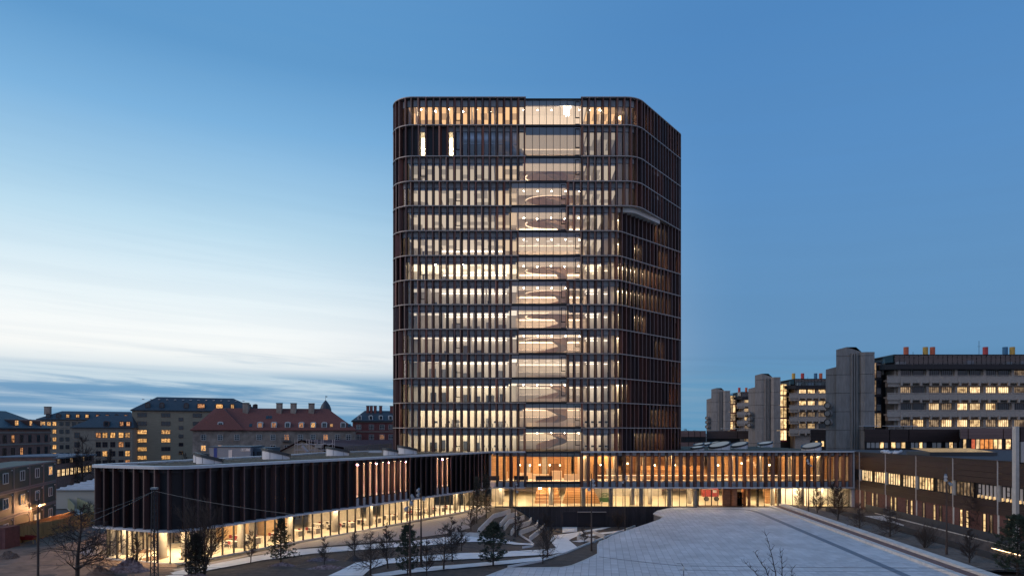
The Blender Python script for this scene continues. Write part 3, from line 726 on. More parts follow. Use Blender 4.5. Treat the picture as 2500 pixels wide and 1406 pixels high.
for x_ in range(-2, 62, 4):
    for y_ in (129, 133):
        stripbox((x_ - .8, y_), (x_ + .8, y_), 9.4, .6, lampmat(GO, 48), hall)
stripbox((X_at(1318, 128) - .25, 127.6), (X_at(1318, 128) + .25, 127.6), 3.25, .3, lampmat((1, .95, .85), 60), hall, 'work_light', .2)
# entrance: glazed doors, copper drum with a revolving door
mb = MB(); mb.box(ent0 + .2, ent1, 125.0, 127.6, -.02, .05); build(mb, 'entrance_mat', mat('rust_mat', (.10, .045, .022), .8, 0, .3, 2), hall)
M_COP = mat('bright_copper', (.30, .12, .06), .38, .6, .3, 1.2, stretch=(1, 1, 3))
dz = 3.0
x0, x1 = X_at(1721, 126.6), X_at(1753, 126.6)
fm = frame_mesh((x1 - x0) / 2, .09, .12); pm_ = pane_mesh((x1 - x0) / 2, M_GLASSG, .08)
for k in (0, 1):
    o = link('glass_door', fm, hall, (x0 + (k + .5) * (x1 - x0) / 2, 126.6, .06), 0, (1, 1, dz)); link('pane', pm_, o)
dcx, dr = X_at(1800, 127), 1.75
for nm, a0, a1 in (('drum_wall', 130, 255), ('drum_wall', 300, 400)):
    o_ = [(dcx + dr * cos(R(a0 + (a1 - a0) * k / 12)), 127.4 + dr * sin(R(a0 + (a1 - a0) * k / 12))) for k in range(13)]
    i2 = [(dcx + (dr - .12) * cos(R(a0 + (a1 - a0) * k / 12)), 127.4 + (dr - .12) * sin(R(a0 + (a1 - a0) * k / 12))) for k in range(13)]
    mb = MB(); ribbon(mb, o_, i2, .06, 3.2); build(mb, nm, M_COP if a0 > 200 or 1 else M_DARK, hall)
mb = MB(); mb.box(X_at(1764, 126.3), X_at(1783, 126.3), 126.2, 126.5, .06, 3.4); build(mb, 'copper_wall', M_COP, hall)
mb = MB(); mb.box(X_at(1826, 126.3), X_at(1832, 126.3), 126.2, 126.5, .06, 3.4); build(mb, 'copper_wall', M_COP, hall)
mb = MB(); mb.box(X_at(1764, 126.3), X_at(1832, 126.3), 126.1, 126.5, 3.15, 3.45); build(mb, 'door_head', M_COP, hall)
for k in range(4):
    a = R(20 + 90 * k); b = MB(); b.beam((dcx, 127.4), (dcx + 1.55 * cos(a), 127.4 + 1.55 * sin(a)), .06, .08, 2.6)
    o = build(b, 'revolving_leaf', M_GLASSG, hall)
    b = MB()
    for f_ in (.05, .5, .98): b.cyl(dcx + 1.55 * f_ * cos(a), 127.4 + 1.55 * f_ * sin(a), .05, .08, 2.6, 6)
    b.beam((dcx, 127.4), (dcx + 1.55 * cos(a), 127.4 + 1.55 * sin(a)), .09, .08, .3); b.beam((dcx, 127.4), (dcx + 1.55 * cos(a), 127.4 + 1.55 * sin(a)), .09, 1.3, 1.4)
    build(b, 'leaf_frame', M_DARK, o)
for px in (1704, 1850):
    mb = MB(); mb.box(X_at(px, 126.2) - .03, X_at(px, 126.2) + .03, 125.7, 127.2, .05, 3.4); build(mb, 'glass_return', M_GLASSG, hall)
# skylights: drums cut on the slant
def drum(cx_, cy_, r, zb, hl_, hr_, parent, rimcol, name='skylight'):
    n = 28; mb = MB(); lo_ = []; hi_ = []
    for k in range(n):
        a = 2 * pi * k / n; x, y = cx_ + r * cos(a), cy_ + r * sin(a); t = (cos(a - .55) + 1) / 2
        lo_.append((x, y, zb)); hi_.append((x, y, zb + hl_ + (hr_ - hl_) * t))
    mb.add(lo_ + hi_, [(i, (i + 1) % n, (i + 1) % n + n, i + n) for i in range(n)])
    o = build(mb, name, mat('skylight_white', (.76, .73, .72), .5, 0, .08, .8), parent, smooth=True)
    for k in range(0, n, 4):                             # open joints between the curved panels
        a = 2 * pi * (k + .5) / n; t = (cos(a - .55) + 1) / 2; b = MB()
        b.tube((cx_ + (r + .005) * cos(a), cy_ + (r + .005) * sin(a), zb), (cx_ + (r + .005) * cos(a), cy_ + (r + .005) * sin(a), zb + hl_ + (hr_ - hl_) * t), .018, n=4)
        build(b, 'joint', M_CHAR, o)
    b = MB(); A_ = []; B2 = []; C2 = []
    for k in range(n + 1):
        a = 2 * pi * k / n; t = (cos(a - .55) + 1) / 2; z = zb + hl_ + (hr_ - hl_) * t
        A_.append((cx_ + (r + .12) * cos(a), cy_ + (r + .12) * sin(a), z - .20)); B2.append((cx_ + (r + .12) * cos(a), cy_ + (r + .12) * sin(a), z + .16)); C2.append((cx_ + (r - .2) * cos(a), cy_ + (r - .2) * sin(a), z + .14))
    b.sheet(A_, B2); b.sheet(B2, C2); build(b, 'rim', rimcol, o)
    b = MB(); b.add([(cx_ + (r - .2) * cos(2 * pi * k / n), cy_ + (r - .2) * sin(2 * pi * k / n), zb + .1 + hl_ + (hr_ - hl_) * (cos(2 * pi * k / n - .55) + 1) / 2) for k in range(n)], [tuple(range(n))])
    build(b, 'pane', emit('skylight_pane', (.85, .75, .55), .16), o)
    return o
for px0, px1, pyb, pl, pr in ((1738, 1760, 1087, 4, 9), (1712, 1740, 1089, 3, 9), (1697, 1722, 1091, 4, 10), (1691, 1723, 1099, 5, 10), (1738, 1790, 1098, 6, 20), (1791, 1831, 1095.5, 6, 17), (1857, 1892, 1091.5, 7, 14), (1968, 2014, 1099.5, 6, 19)):
    Y = (CZ - ZRF - .05) * F / (pyb - HY); m_ = Y / F
    drum(X_at((px0 + px1) / 2, Y), Y + (px1 - px0) / 2 * m_, (px1 - px0) / 2 * m_, ZRF, pl * m_, pr * m_, hall, M_CHAR if px0 == 1738 and pyb == 1098 else mat('dark_rim', (.05, .055, .06), .4))
# ------------------------------------------------------------------ the curved wing
def drape(poly, zf, maxlen=1.2, jit=0.0):
    bm = bmesh.new(); vs = [bm.verts.new((p[0], p[1], 0)) for p in poly]; bm.faces.new(vs)
    bmesh.ops.triangulate(bm, faces=bm.faces[:])
    for _ in range(9):
        es = [e for e in bm.edges if e.calc_length() > maxlen]
        if not es or len(bm.faces) > 60000: break
        bmesh.ops.subdivide_edges(bm, edges=es, cuts=1); bmesh.ops.triangulate(bm, faces=bm.faces[:])
    bmesh.ops.recalc_face_normals(bm, faces=bm.faces[:])
    m = MB(); bm.verts.ensure_lookup_table()
    m.v = [(v.co.x, v.co.y, zf(v.co.x, v.co.y) + (random.random() * jit)) for v in bm.verts]
    m.f = []
    for f in bm.faces:
        ids = [v.index for v in f.verts]
        if f.normal.z < 0: ids.reverse()
        m.f.append(tuple(ids))
    bm.free(); return m
WP = Path(fillet([(-25, 131), (-33.1, 117.7), (-35.2, 106), (-41.6, 88), (-46.1, 74.1), (-34.4, 69.3), (-26.3, 84.6), (-20.7, 93.3), (-13.3, 107.0), (-6.2, 119), (-3.2, 125.2)], [0, 8, 8, 6, 1.6, 3.4, 20, 20, 20, 8, 0], closed=False, step=8))
sA = 22.0                                                # the back is only modelled as far as it can be seen
def px_of(s): x, y = WP.pt(s); return CX + F * x / y
s_join = WP.len - .6
M_RIMW = M_RIM
rim(WP, .5, s_join, ZRF - .08, ZRF + .22, .9, 'roof_rim', M_RIM, wing, .12)
rim(WP, .5, s_join, 3.40, 3.62, 1.5, 'soffit_rim', M_RIM, wing, .08)
inn = WP.inset(1.3)
mb = MB(); mb.prism(inn.p, 3.45, 4.3); build(mb, 'upper_floor', M_WHITE, wing)
mb = MB(); mb.prism(WP.inset(.5).p, ZRF - .5, ZRF - .12); build(mb, 'roof', M_CHAR, wing)
o = build(drape(WP.inset(.85).p, lambda x, y: ZRF - .04, .8, .13), 'roof_planting', M_SEDUM, wing); o['kind'] = 'stuff'
mb = MB(); mb.prism(WP.inset(.9).p, -.2, .05); build(mb, 'floor', mat('hall_floor', (.66, .60, .50), .35, 0, .08, .7), wing)
# closed copper facade with its fins; some bays glazed
wm = MB(); s = 3.0; last = None; wrng = random.Random(3)
WFM = [boxmesh('fin', m, .17, .66, 1) for m in (M_FIN[2], M_FIN[0])]
WGM = frame_mesh(.95); WGP = [pane_mesh(.95, M_GLASSG)]
end_s = max(range(int(WP.len)), key=lambda q: -WP.pt(q)[1])
while s < s_join - .4:
    step = 1.5 if px_of(s) < 870 or s < end_s else 1.36
    e = min(s + step, s_join)
    p0, p1 = WP.pt(s, .72), WP.pt(e, .72); a = atan2(p1[1] - p0[1], p1[0] - p0[0]); mid = ((p0[0] + p1[0]) / 2, (p0[1] + p1[1]) / 2)
    px = px_of((s + e) / 2); long_side = s > end_s + 4
    glazed = long_side and (878 < px < 1010 or 1068 < px < 1104 or 1176 < px < 1192 or px > 1203)
    if glazed:
        o = link('window', WGM, wing, (*mid, ZP0 + .35), a, (1, 1, ZP1 - ZP0 - .3)); link('pane', WGP[0], o)
        for z0, z1 in ((3.63, ZP0 + .34), (ZP1 + .06, ZRF - .09)):
            link('spandrel', SM, wing, (*mid, z0), a, (1.13, 1, z1 - z0))
        for u0, u1 in ((0, .21), (.79, 1)):
            wm.quad((p0[0] + (p1[0] - p0[0]) * u0, p0[1] + (p1[1] - p0[1]) * u0, 3.63), (p0[0] + (p1[0] - p0[0]) * u1, p0[1] + (p1[1] - p0[1]) * u1, 3.63), (p0[0] + (p1[0] - p0[0]) * u1, p0[1] + (p1[1] - p0[1]) * u1, ZRF - .09), (p0[0] + (p1[0] - p0[0]) * u0, p0[1] + (p1[1] - p0[1]) * u0, ZRF - .09))
    else:
        b = MB(); b.beam(p0, p1, .06, 3.63, ZRF - .09); build(b, 'facade_panel', mat('black_copper', (.013, .012, .015), .5, .2, .3, 1), wing)
    q = WP.pt(s, .38); aa = WP.ang(s)
    tw = wrng.choice([0, 4, -4, 10]) if px < 872 or not long_side else wrng.choice([-18, -14, 8, 12]) if px < 1003 else wrng.choice([-38, -42, -30])
    link('fin', WFM[0 if px < 760 else 1], wing, (*q, 3.63), aa + R(tw), (1 if px < 872 else .9, .62 if glazed else 1, ZRF - 3.72))
    s = e
build(wm, 'facade_wall', M_FIND, wing)
# ground floor glass all round
GP = WP.inset(1.05)
WPM = pane_mesh(1.5, M_GLASSG, t=.03); wmm = boxmesh('mullion', M_DARK, .11, .2, 1)
s = 8.0
while s < GP.len - 1.2:
    e = s + 1.5 if px_of(s) < 900 else s + 1.42
    e = min(e, GP.len - .2)
    p0, p1 = GP.pt(s), GP.pt(e); a = atan2(p1[1] - p0[1], p1[0] - p0[0]); l = sqrt((p0[0] - p1[0]) ** 2 + (p0[1] - p1[1]) ** 2)
    link('glass_pane', WPM, wing, ((p0[0] + p1[0]) / 2, (p0[1] + p1[1]) / 2, .08), a, (l / 1.5, 1, 3.34))
    link('mullion', wmm, wing, (*p0, .05), a, (1, 1, 3.36))
    s = e
rim(GP, 6, GP.len - .3, -.05, .1, .14, 'glass_sill', M_RIM, wing, .06)
# inside the wing
for s_, ins in [(q, 3.4) for q in [end_s - 9, end_s - 3.2] + [end_s + 5 + 7.4 * k for k in range(8)]]:
    link('column', CCM, wing, (*WP.pt(min(s_, WP.len - 1), ins), .05), 0, (1.05, 1.05, 3.42))
wcore = MB()
for s0, s1, ins in ((end_s + 13, end_s + 24, 10.5), (end_s + 29, end_s + 40, 10), (end_s + 44, end_s + 58, 9)):
    wcore.beam(WP.pt(s0, ins), WP.pt(s1, ins), .3, .05, 3.45)
build(wcore, 'inner_wall', M_CONC, wing)
k_ = MB()
for s0 in (end_s + 14, end_s + 19.5): k_.beam(WP.pt(s0, 9), WP.pt(s0 + 3.6, 9), 1.4, .05, 2.9)
build(k_, 'serving_kiosk', mat('kiosk_timber', (.40, .27, .15), .6, 0, .2, 2), wing)
for s0 in [4 + 4.1 * k for k in range(int((WP.len - 6) / 4.1))]:
    for ins in (2.6, 6.2):
        sq = min(s0 + end_s - 14, WP.len - 1)
        if sq < 12: continue
        c = WP.pt(sq, ins); t = WP.ang(sq)
        stripbox((c[0] - cos(t) * .9, c[1] - sin(t) * .9), (c[0] + cos(t) * .9, c[1] + sin(t) * .9), 3.43, .6, lampmat((1, .71, .39), 44), wing)
# the lit upper room behind the glazed bays
s_g0 = next(q * .5 for q in range(int(end_s * 2) + 12, 900) if px_of(q * .5) > 872)
wl = MB(); wl.beam(WP.pt(s_g0 - .6, 1.2), WP.pt(s_g0 - .6, 8), .2, 4.35, 9.4); wl.beam(WP.pt(s_g0 - .6, 6.5), WP.pt(WP.len - 1, 6.5), .2, 4.35, 9.4); build(wl, 'inner_wall', M_WARMW, wing)
sg = s_g0 + 1
while sg < WP.len - 2:
    c, e_ = WP.pt(sg, 3.0), WP.pt(sg + 2.6, 3.0); stripbox(c, e_, 9.3, .18, lampmat((1, .64, .36), 70), wing)
    c, e_ = WP.pt(sg, 1.5), WP.pt(sg + 1.2, 1.5); stripbox(c, e_, 9.2, .12, lampmat((1, .40, .62) if int(sg) % 3 else (.60, .38, 1), 60), wing); sg += 3.4
# tables with chairs in the canteen (they stand inside: things of their own)
tb = MB(); tb.box(-.95, .95, -.4, .4, .70, .74); TBM = tb.mesh('table_top', M_FURN)
tp = MB(); tp.box(-.90, -.84, -.36, .36, 0, .70); TPM = tp.mesh('end_panel', mat('panel_grey', (.14, .13, .14), .6))
def table(x, y, a, lab):
    t = thing('canteen_table', 'white topped canteen table, ' + lab, 'table', (x, y, .05), 'canteen tables in the curved wing'); t.rotation_euler = (0, 0, a)
    o = link('table_top', TBM); o.parent = t
    for sx_ in (1, -1): o = link('end_panel', TPM); o.parent = t; o.location = (0 if sx_ > 0 else 1.74, 0, 0)
ch = MB(); ch.box(-.21, .21, -.2, .2, .42, .47); CHM = ch.mesh('seat', M_FURN)
ch = MB(); ch.box(-.21, .21, .17, .21, .47, .86); CBM = ch.mesh('backrest', M_FURN); CBR = None
ch = MB(); ch.box(-.21, .21, .17, .21, .47, .86); CBR = ch.mesh('backrest', M_RED)
ch = MB(); ch.box(-.18, -.15, -.17, -.14, 0, .42); CLM = ch.mesh('leg', M_DARK)
def chair(x, y, a, red, lab):
    t = thing('canteen_chair', ('red backed chair ' if red else 'white shell chair ') + lab, 'chair', (x, y, .05), 'chairs with red backs in the canteen' if red else 'white chairs in the canteen'); t.rotation_euler = (0, 0, a)
    for nm, me, lc in (('seat', CHM, (0, 0, 0)), ('backrest', CBR if red else CBM, (0, 0, 0)), ('leg', CLM, (0, 0, 0)), ('leg', CLM, (.33, 0, 0)), ('leg', CLM, (0, .31, 0)), ('leg', CLM, (.33, .31, 0))):
        o = link(nm, me); o.parent = t; o.location = lc
ORD = ['first', 'second', 'third', 'fourth', 'fifth', 'sixth', 'seventh', 'eighth', 'ninth', 'tenth', 'eleventh', 'twelfth', 'thirteenth', 'fourteenth', 'fifteenth', 'sixteenth', 'seventeenth', 'eighteenth', 'nineteenth', 'twentieth']
crng = random.Random(9)
sq = end_s + 9.0; nt_ = 0
while sq < WP.len - 8:
    for ins in (4.8, 7.6):
        if ins > 7 and crng.random() < .3: continue
        c = WP.pt(sq + crng.uniform(-.3, .3), ins); t = WP.ang(sq) + pi / 2
        tn = ORD[nt_]; rowl = 'in the window row' if ins < 7 else 'in the inner row'; table(c[0], c[1], t, '%s %s from the rounded end' % (tn, rowl))
        for sd in (1, -1):
            for u in (-.5, .45):
                if crng.random() < .8:
                    chair(c[0] + cos(t) * u - sin(t) * .62 * sd, c[1] + sin(t) * u + cos(t) * .62 * sd, t + (0 if sd > 0 else pi), crng.random() < .4, '%s %s at the %s %s canteen table' % ('tower side' if sd < 0 else 'rounded side', 'near seat' if u < 0 else 'far seat', tn, 'window row' if ins < 7 else 'inner row'))
    sq += 3.2; nt_ += 1
# skylights on the wing's roof
for px0, px1, pyb, pl, pr in ((465, 500, 1129, 25, 19), (467, 528, 1132.5, 26, 8), (629, 696, 1121, 27, 9), (789, 845, 1112.5, 22, 10), (932, 968, 1111.5, 18, 10), (967, 1015, 1108.5, 21, 10)):
    Y = (CZ - ZRF - .03) * F / (pyb - HY); m_ = Y / F
    drum(X_at((px0 + px1) / 2, Y), Y + (px1 - px0) / 2 * m_, (px1 - px0) / 2 * m_, ZRF, pl * m_ * .95, pr * m_ * .95, wing, mat('dark_rim', (0,) * 3))
mb = MB(); hx = G(915, 1105, ZRF); mb.box(hx.x - 1.0, hx.x + 1.3, hx.y - .6, hx.y + .6, ZRF + .05, ZRF + .3); build(mb, 'roof_hatch', M_RIM, wing)
# ================================================================== GROUND, PLAZA, GARDEN
M_SOIL = mat('garden_soil', (.090, .070, .058), .95, 0, .40, 1.1, bump=.6, bscale=9)
M_DIRT = mat('yard_dirt', (.20, .125, .088), .95, 0, .45, .5, bump=.8, bscale=4)
M_GRND = mat('ground_asphalt', (.075, .073, .072), .9, 0, .25, .15)
M_PATH = mat('pale_path', (.78, .77, .75), .7, 0, .10, .8, bump=.05)
M_PAVE = mat('plaza_granite', (.52, .525, .535), .60, 0, .17, .16, island=.10, bump=.03)
M_PAVO = mat('plaza_granite_single', (.52, .525, .535), .60, 0, .17, .16, objvar=.10, bump=.03)
M_JOINT = mat('plaza_joint', (.13, .13, .135), .9)
M_KERB = mat('pale_concrete', (.58, .55, .51), .75, 0, .15, 1.2, bump=.1)
M_BRICKP = mat('brick_paving', (.36, .31, .28), .8, 0, .22, 2.5, bump=.1)
H0 = (-46.0, 66.0, 40.0, 125.28)                         # the part of the ground that is shaped separately
gm = MB(); B = 2600
def gq(x0, x1, y0, y1): gm.quad((x0, y0, -.16), (x1, y0, -.16), (x1, y1, -.16), (x0, y1, -.16))
gq(-B, B, -300, H0[2]); gq(-B, H0[0], H0[2], H0[3]); gq(H0[1], B, H0[2], H0[3]); gq(-B, B, H0[3], 4500)
struct(gm, 'ground', M_GRND)
def trench(x, y): return max(0, min(3.2, (112 - y) * .07)) * (1 if 53.6 + (y - 110) * .06 < x < 60.1 + (y - 107) * .04 else 0)
gr = MB(); nx, ny = 224, 120
for i in range(nx + 1):
    for k in range(ny + 1):
        x, y = H0[0] + (H0[1] - H0[0]) * i / nx, H0[2] + (H0[3] - H0[2]) * k / ny
        gr.v.append((x, y, terrain(x, y) - .10 + .03 * random.random() - trench(x, y)))
gr.f = [(i * (ny + 1) + k, (i + 1) * (ny + 1) + k, (i + 1) * (ny + 1) + k + 1, i * (ny + 1) + k + 1) for i in range(nx) for k in range(ny)]
struct(gr, 'garden_ground', M_SOIL, True)
# dirt yard left of the wing
yd = drape([(-110, 40), (-46, 40), (-30, 62), (-32, 66), (-47, 72.5), (-46, 90), (-64, 96), (-110, 80)], lambda x, y: -.04 + .10 * sin(x * .9 + 1.3 * sin(y * .31)) * sin(y * .7) + .25 * sst(50, 40, y), 1.1, .07)
struct(yd, 'dirt_yard', M_DIRT, True)
# plaza: pavers in long staggered strips
pl_px = [(1172, 1412), (1205, 1399), (1240, 1385.5), (1372, 1384), (1396, 1380), (1432, 1365), (1460, 1351), (1460, 1329), (1465, 1321), (1482, 1315), (1500, 1305), (1583, 1277.5), (1612, 1267), (1620, 1261), (1596, 1253), (1606, 1246), (1641, 1238.2)]
PL = [(G(x, y, 0).x, G(x, y, 0).y) for x, y in pl_px]
KX = lambda y: 46.9 + (y - 124.3) * .081                 # kerb line on the right
PL += [(46.9, 124.75)] + [(KX(y), y) for y in (110, 95, 80, 66, 48)] + [(11.0, 48), (3.0, 56)]
PL[-3] = (KX(48), 48)
base = MB()
base.prism(PL, -1.2, -.012); struct(base, 'plaza', M_JOINT)
plaza = bpy.data.objects['plaza']
d_ = Vector((.127, .992)).normalized(); n_ = Vector((d_.y, -d_.x))
def clip(poly, conv):                                   # Sutherland-Hodgman, conv convex and counter-clockwise
    out = poly
    for i in range(len(conv)):
        a, b = conv[i], conv[(i + 1) % len(conv)]
        ins = lambda p: (b[0] - a[0]) * (p[1] - a[1]) - (b[1] - a[1]) * (p[0] - a[0]) >= 0
        res = []
        for k in range(len(out)):
            p, q = out[k - 1], out[k]; ip, iq = ins(p), ins(q)
            if ip != iq:
                d1 = (b[0] - a[0]) * (p[1] - a[1]) - (b[1] - a[1]) * (p[0] - a[0]); d2 = (b[0] - a[0]) * (q[1] - a[1]) - (b[1] - a[1]) * (q[0] - a[0])
                t = d1 / (d1 - d2); res.append((p[0] + (q[0] - p[0]) * t, p[1] + (q[1] - p[1]) * t))
            if iq: res.append(q)
        out = res
        if len(out) < 3: return []
    return out
def inside(p, poly):
    c = False
    for i in range(len(poly)):
        a, b = poly[i - 1], poly[i]
        if (a[1] > p[1]) != (b[1] > p[1]) and p[0] < (b[0] - a[0]) * (p[1] - a[1]) / (b[1] - a[1]) + a[0]: c = not c
    return c
SWD, SLN, GAP = .74, 1.48, .027
tiles = []; prng = random.Random(4)
o0 = Vector((20.0, 48.0))
for i in range(-44, 62):
    off = prng.uniform(0, SLN)
    for k in range(-8, 62):
        u0, v0 = i * SWD, k * SLN + off
        c = [o0 + n_ * (u0 + GAP / 2) + d_ * (v0 + GAP / 2), o0 + n_ * (u0 + SWD - GAP / 2) + d_ * (v0 + GAP / 2), o0 + n_ * (u0 + SWD - GAP / 2) + d_ * (v0 + SLN - GAP / 2), o0 + n_ * (u0 + GAP / 2) + d_ * (v0 + SLN - GAP / 2)]
        q = [(p.x, p.y) for p in c]; ii = [inside(p, PL) for p in q]
        if not any(ii): continue
        if not all(ii): q = clip(PL, q)
        if len(q) < 3: continue
        cx_, cy_ = sum(p[0] for p in q) / len(q), sum(p[1] for p in q) / len(q)
        ar = abs(sum(q[j][0] * q[j - 1][1] - q[j - 1][0] * q[j][1] for j in range(len(q)))) / 2
        if ar < .05: continue
        vis = cy_ > 65.5 and abs(cx_ / cy_) < .75
        tiles.append((-(ar / cy_ ** 3) if vis else 9, cx_, cy_, q))
tiles.sort(key=lambda t: t[0])
rest = MB()
for n, (key, cx_, cy_, q) in enumerate(tiles):
    dz = prng.uniform(-.002, .003)
    if n < 300:
        b = MB(); b.prism([(x - cx_, y - cy_) for x, y in q], -.012, dz); link('paver', b.mesh('paver', M_PAVO), plaza, (cx_, cy_, 0))
    else: rest.prism(q, -.012, dz)
build(rest, 'paver', M_PAVE, plaza, stuff=True)
def curb(px, name, z0, z1, wd, m, zf=None, parent=None):
    pts = [G(x, y, zf) for x, y in px]; mb = MB()
    for a, b in zip(pts, pts[1:]): 
        dx, dy = b.x - a.x, b.y - a.y; l = sqrt(dx * dx + dy * dy) or 1; nx_, ny_ = dy / l * wd / 2, -dx / l * wd / 2
        vs = []
        for p, sg_ in ((a, 0), (b, 0)):
            for s_ in (1, -1):
                for z in (z0, z1): vs.append((p.x + nx_ * s_, p.y + ny_ * s_, p.z + z))
        mb.add(vs, [(0, 1, 5, 4), (2, 6, 7, 3), (1, 3, 7, 5), (0, 2, 3, 1), (4, 5, 7, 6)])
    return build(mb, name, m, parent)
o = curb(pl_px[:], 'plaza_kerb', -.15, .03, .22, M_KERB, 0.0); o['kind'] = 'structure'
# dark drain line
dl = MB(); A_ = []; B2 = []
for x, y in ((30.5, 122.3), (38, 122.0), (41, 121), (42.6, 117), (41.4, 104), (40.2, 92), (39.1, 80), (37.5, 60)):
    A_.append((x, y, .006)); B2.append((x + .75, y - .2 if x < 40 and y > 121 else y, .006))
A_ = [(30.5, 121.6, .007), (38.5, 121.5, .007), (41.3, 119.8, .007), (41.6, 116, .007), (40.6, 104, .007), (39.6, 92, .007), (38.6, 80, .007), (37, 62, .007)]
B2 = [(30.5, 122.5, .007), (39.2, 122.4, .007), (42.4, 120.3, .007), (42.5, 116, .007), (41.5, 104, .007), (40.5, 92, .007), (39.5, 80, .007), (37.9, 62, .007)]
dl.sheet(B2, A_); struct(dl, 'drain_channel', mat('drain_slate', (.17, .19, .22), .6, 0, .2, 3))
# raised kerbs along the plaza's right side
kerbs = (('edge_step', 0.0, .7, .30, M_KERB), ('brick_strip', .7, 1.75, .34, mat('dark_brick_strip', (.17, .10, .085), .8, 0, .25, 4)), ('plinth_wall', 1.75, 2.9, .62, M_KERB))
for nm, a, b, z, m in kerbs:
    mb = MB(); mb.prism([(KX(124.6) + a, 124.6 - (0 if a < 1.7 else .0)), (KX(124.6) + b, 124.6), (KX(50) + b, 50), (KX(50) + a, 50)], -.3, z); struct(mb, nm, m)
bed = drape([(KX(124.6) + 2.9, 124.6), (52.9, 124.6), (52.9, 108), (50.0, 66), (KX(66) + 2.9, 66)], lambda x, y: .36, .9, .10)
struct(bed, 'planting_bed', mat('bed_soil', (.14, .11, .088), .95, 0, .4, 1.4, bump=.6, bscale=8), True)
# garden paths (laid on the sloping garden)
def path_area(px, name='garden_path', m=None, lift=.0, zoff=.0):
    pts = [G(x, y) for x, y in px]
    mb = drape([(p.x, p.y) for p in pts], lambda x, y: terrain(x, y) + lift, .9)
    return struct(mb, name, m or M_PATH)
path_area([(752, 1321), (880, 1297), (990, 1279), (1112, 1257), (1178, 1243), (1197, 1246), (1172, 1263), (1142, 1279), (1148, 1288), (1100, 1301), (966, 1318), (748, 1336), (600, 1358), (440, 1395), (420, 1390), (560, 1362)], 'brick_terrace', M_BRICKP, .005)
path_area([(376, 1404), (458, 1389), (593, 1361.5), (715, 1341.5), (860, 1331), (1000, 1321), (1100, 1309), (1150, 1301), (1169, 1303), (1172, 1322), (1098, 1327), (965, 1335), (760, 1351), (640, 1367), (500, 1393), (440, 1408)], lift=.02)
path_area([(1172, 1306), (1200, 1313), (1238, 1317.5), (1298, 1326), (1302, 1329), (1240, 1326.5), (1172, 1322)], lift=.02)
path_area([(790, 1410), (830, 1392), (868, 1373), (927, 1364), (1044, 1356), (1172, 1348.5), (1240, 1345), (1320, 1341), (1358, 1337), (1352, 1330), (1342, 1318), (1352, 1306), (1384, 1302), (1420, 1296), (1470, 1287), (1492, 1286), (1470, 1292), (1436, 1297), (1398, 1313), (1389, 1318), (1410, 1335), (1381, 1347), (1345, 1353), (1240, 1358), (1172, 1363), (1044, 1369), (946, 1375), (905, 1388), (880, 1410)], lift=.022)
path_area([(905, 1402), (980, 1390), (1044, 1383), (1130, 1376.5), (1200, 1370.5), (1260, 1365), (1341, 1357), (1378, 1348), (1341, 1364), (1262, 1374), (1200, 1379), (1084, 1389.5), (1000, 1398), (920, 1409)], lift=.02)
path_area([(1373, 1286), (1409, 1286), (1409, 1297), (1373, 1300)], lift=.03)
path_area([(1425, 1306), (1455, 1300.5), (1500, 1296), (1530, 1293), (1532, 1296), (1470, 1304), (1440, 1309)], lift=.024)
path_area([(1396, 1321), (1440, 1315), (1446, 1318), (1416, 1323)], lift=.024)
path_area([(1560, 1266), (1600, 1258), (1612, 1262), (1575, 1274)], lift=.4)
# zigzag retaining walls of the terraces
zz = [[(1245.5, 1250), (1227, 1257), (1205, 1263), (1169, 1300), (1166, 1311), (1100, 1309)],
      [(1261, 1257), (1240, 1263.5), (1221, 1285)], [(1279, 1265), (1243, 1276), (1231, 1292)],
      [(1297, 1270), (1292, 1278), (1258, 1290), (1248, 1305)], [(1313, 1276.5), (1310, 1287), (1268, 1304)], [(1330, 1285), (1326, 1291), (1293, 1319)],
      [(1600, 1253), (1575, 1262), (1602, 1272)], [(1548, 1268), (1574, 1281)], [(1448, 1301), (1476, 1314)], [(1414, 1306), (1410, 1316), (1452, 1322)]]
for i, l in enumerate(zz):
    o = curb(l, 'terrace_wall', -.5, .62 if i < 6 else .5, .2, M_KERB)
    tag(o, ['longest pale zigzag retaining wall at the top of the garden terraces', 'second pale zigzag terrace wall below the longest one', 'third pale zigzag terrace wall from the glass wing', 'fourth pale terrace wall behind the lamp mast', 'fifth pale terrace wall joined to the thin white kerb', 'lowest pale terrace wall at the foot of the slope', 'pale kinked wall beside the plaza nearest the entrance', 'short pale wall stepping down beside the plaza edge', 'slanting pale ramp wall behind the lamp mast by the plaza', 'low pale curb round the small planted triangle by the plaza'][i], 'retaining wall', 'pale retaining walls of the sunken garden')
o = curb([(1267, 1304), (1293, 1320), (1303, 1329), (1298, 1333), (1276, 1336)], 'garden_kerb', -.1, .16, .12, M_PATH); o['kind'] = 'structure'
o = curb([(1240, 1383), (1320, 1369), (1382, 1348), (1431, 1328), (1481, 1309), (1560, 1279)], 'garden_kerb', -.2, .12, .16, M_PATH); o['kind'] = 'structure'
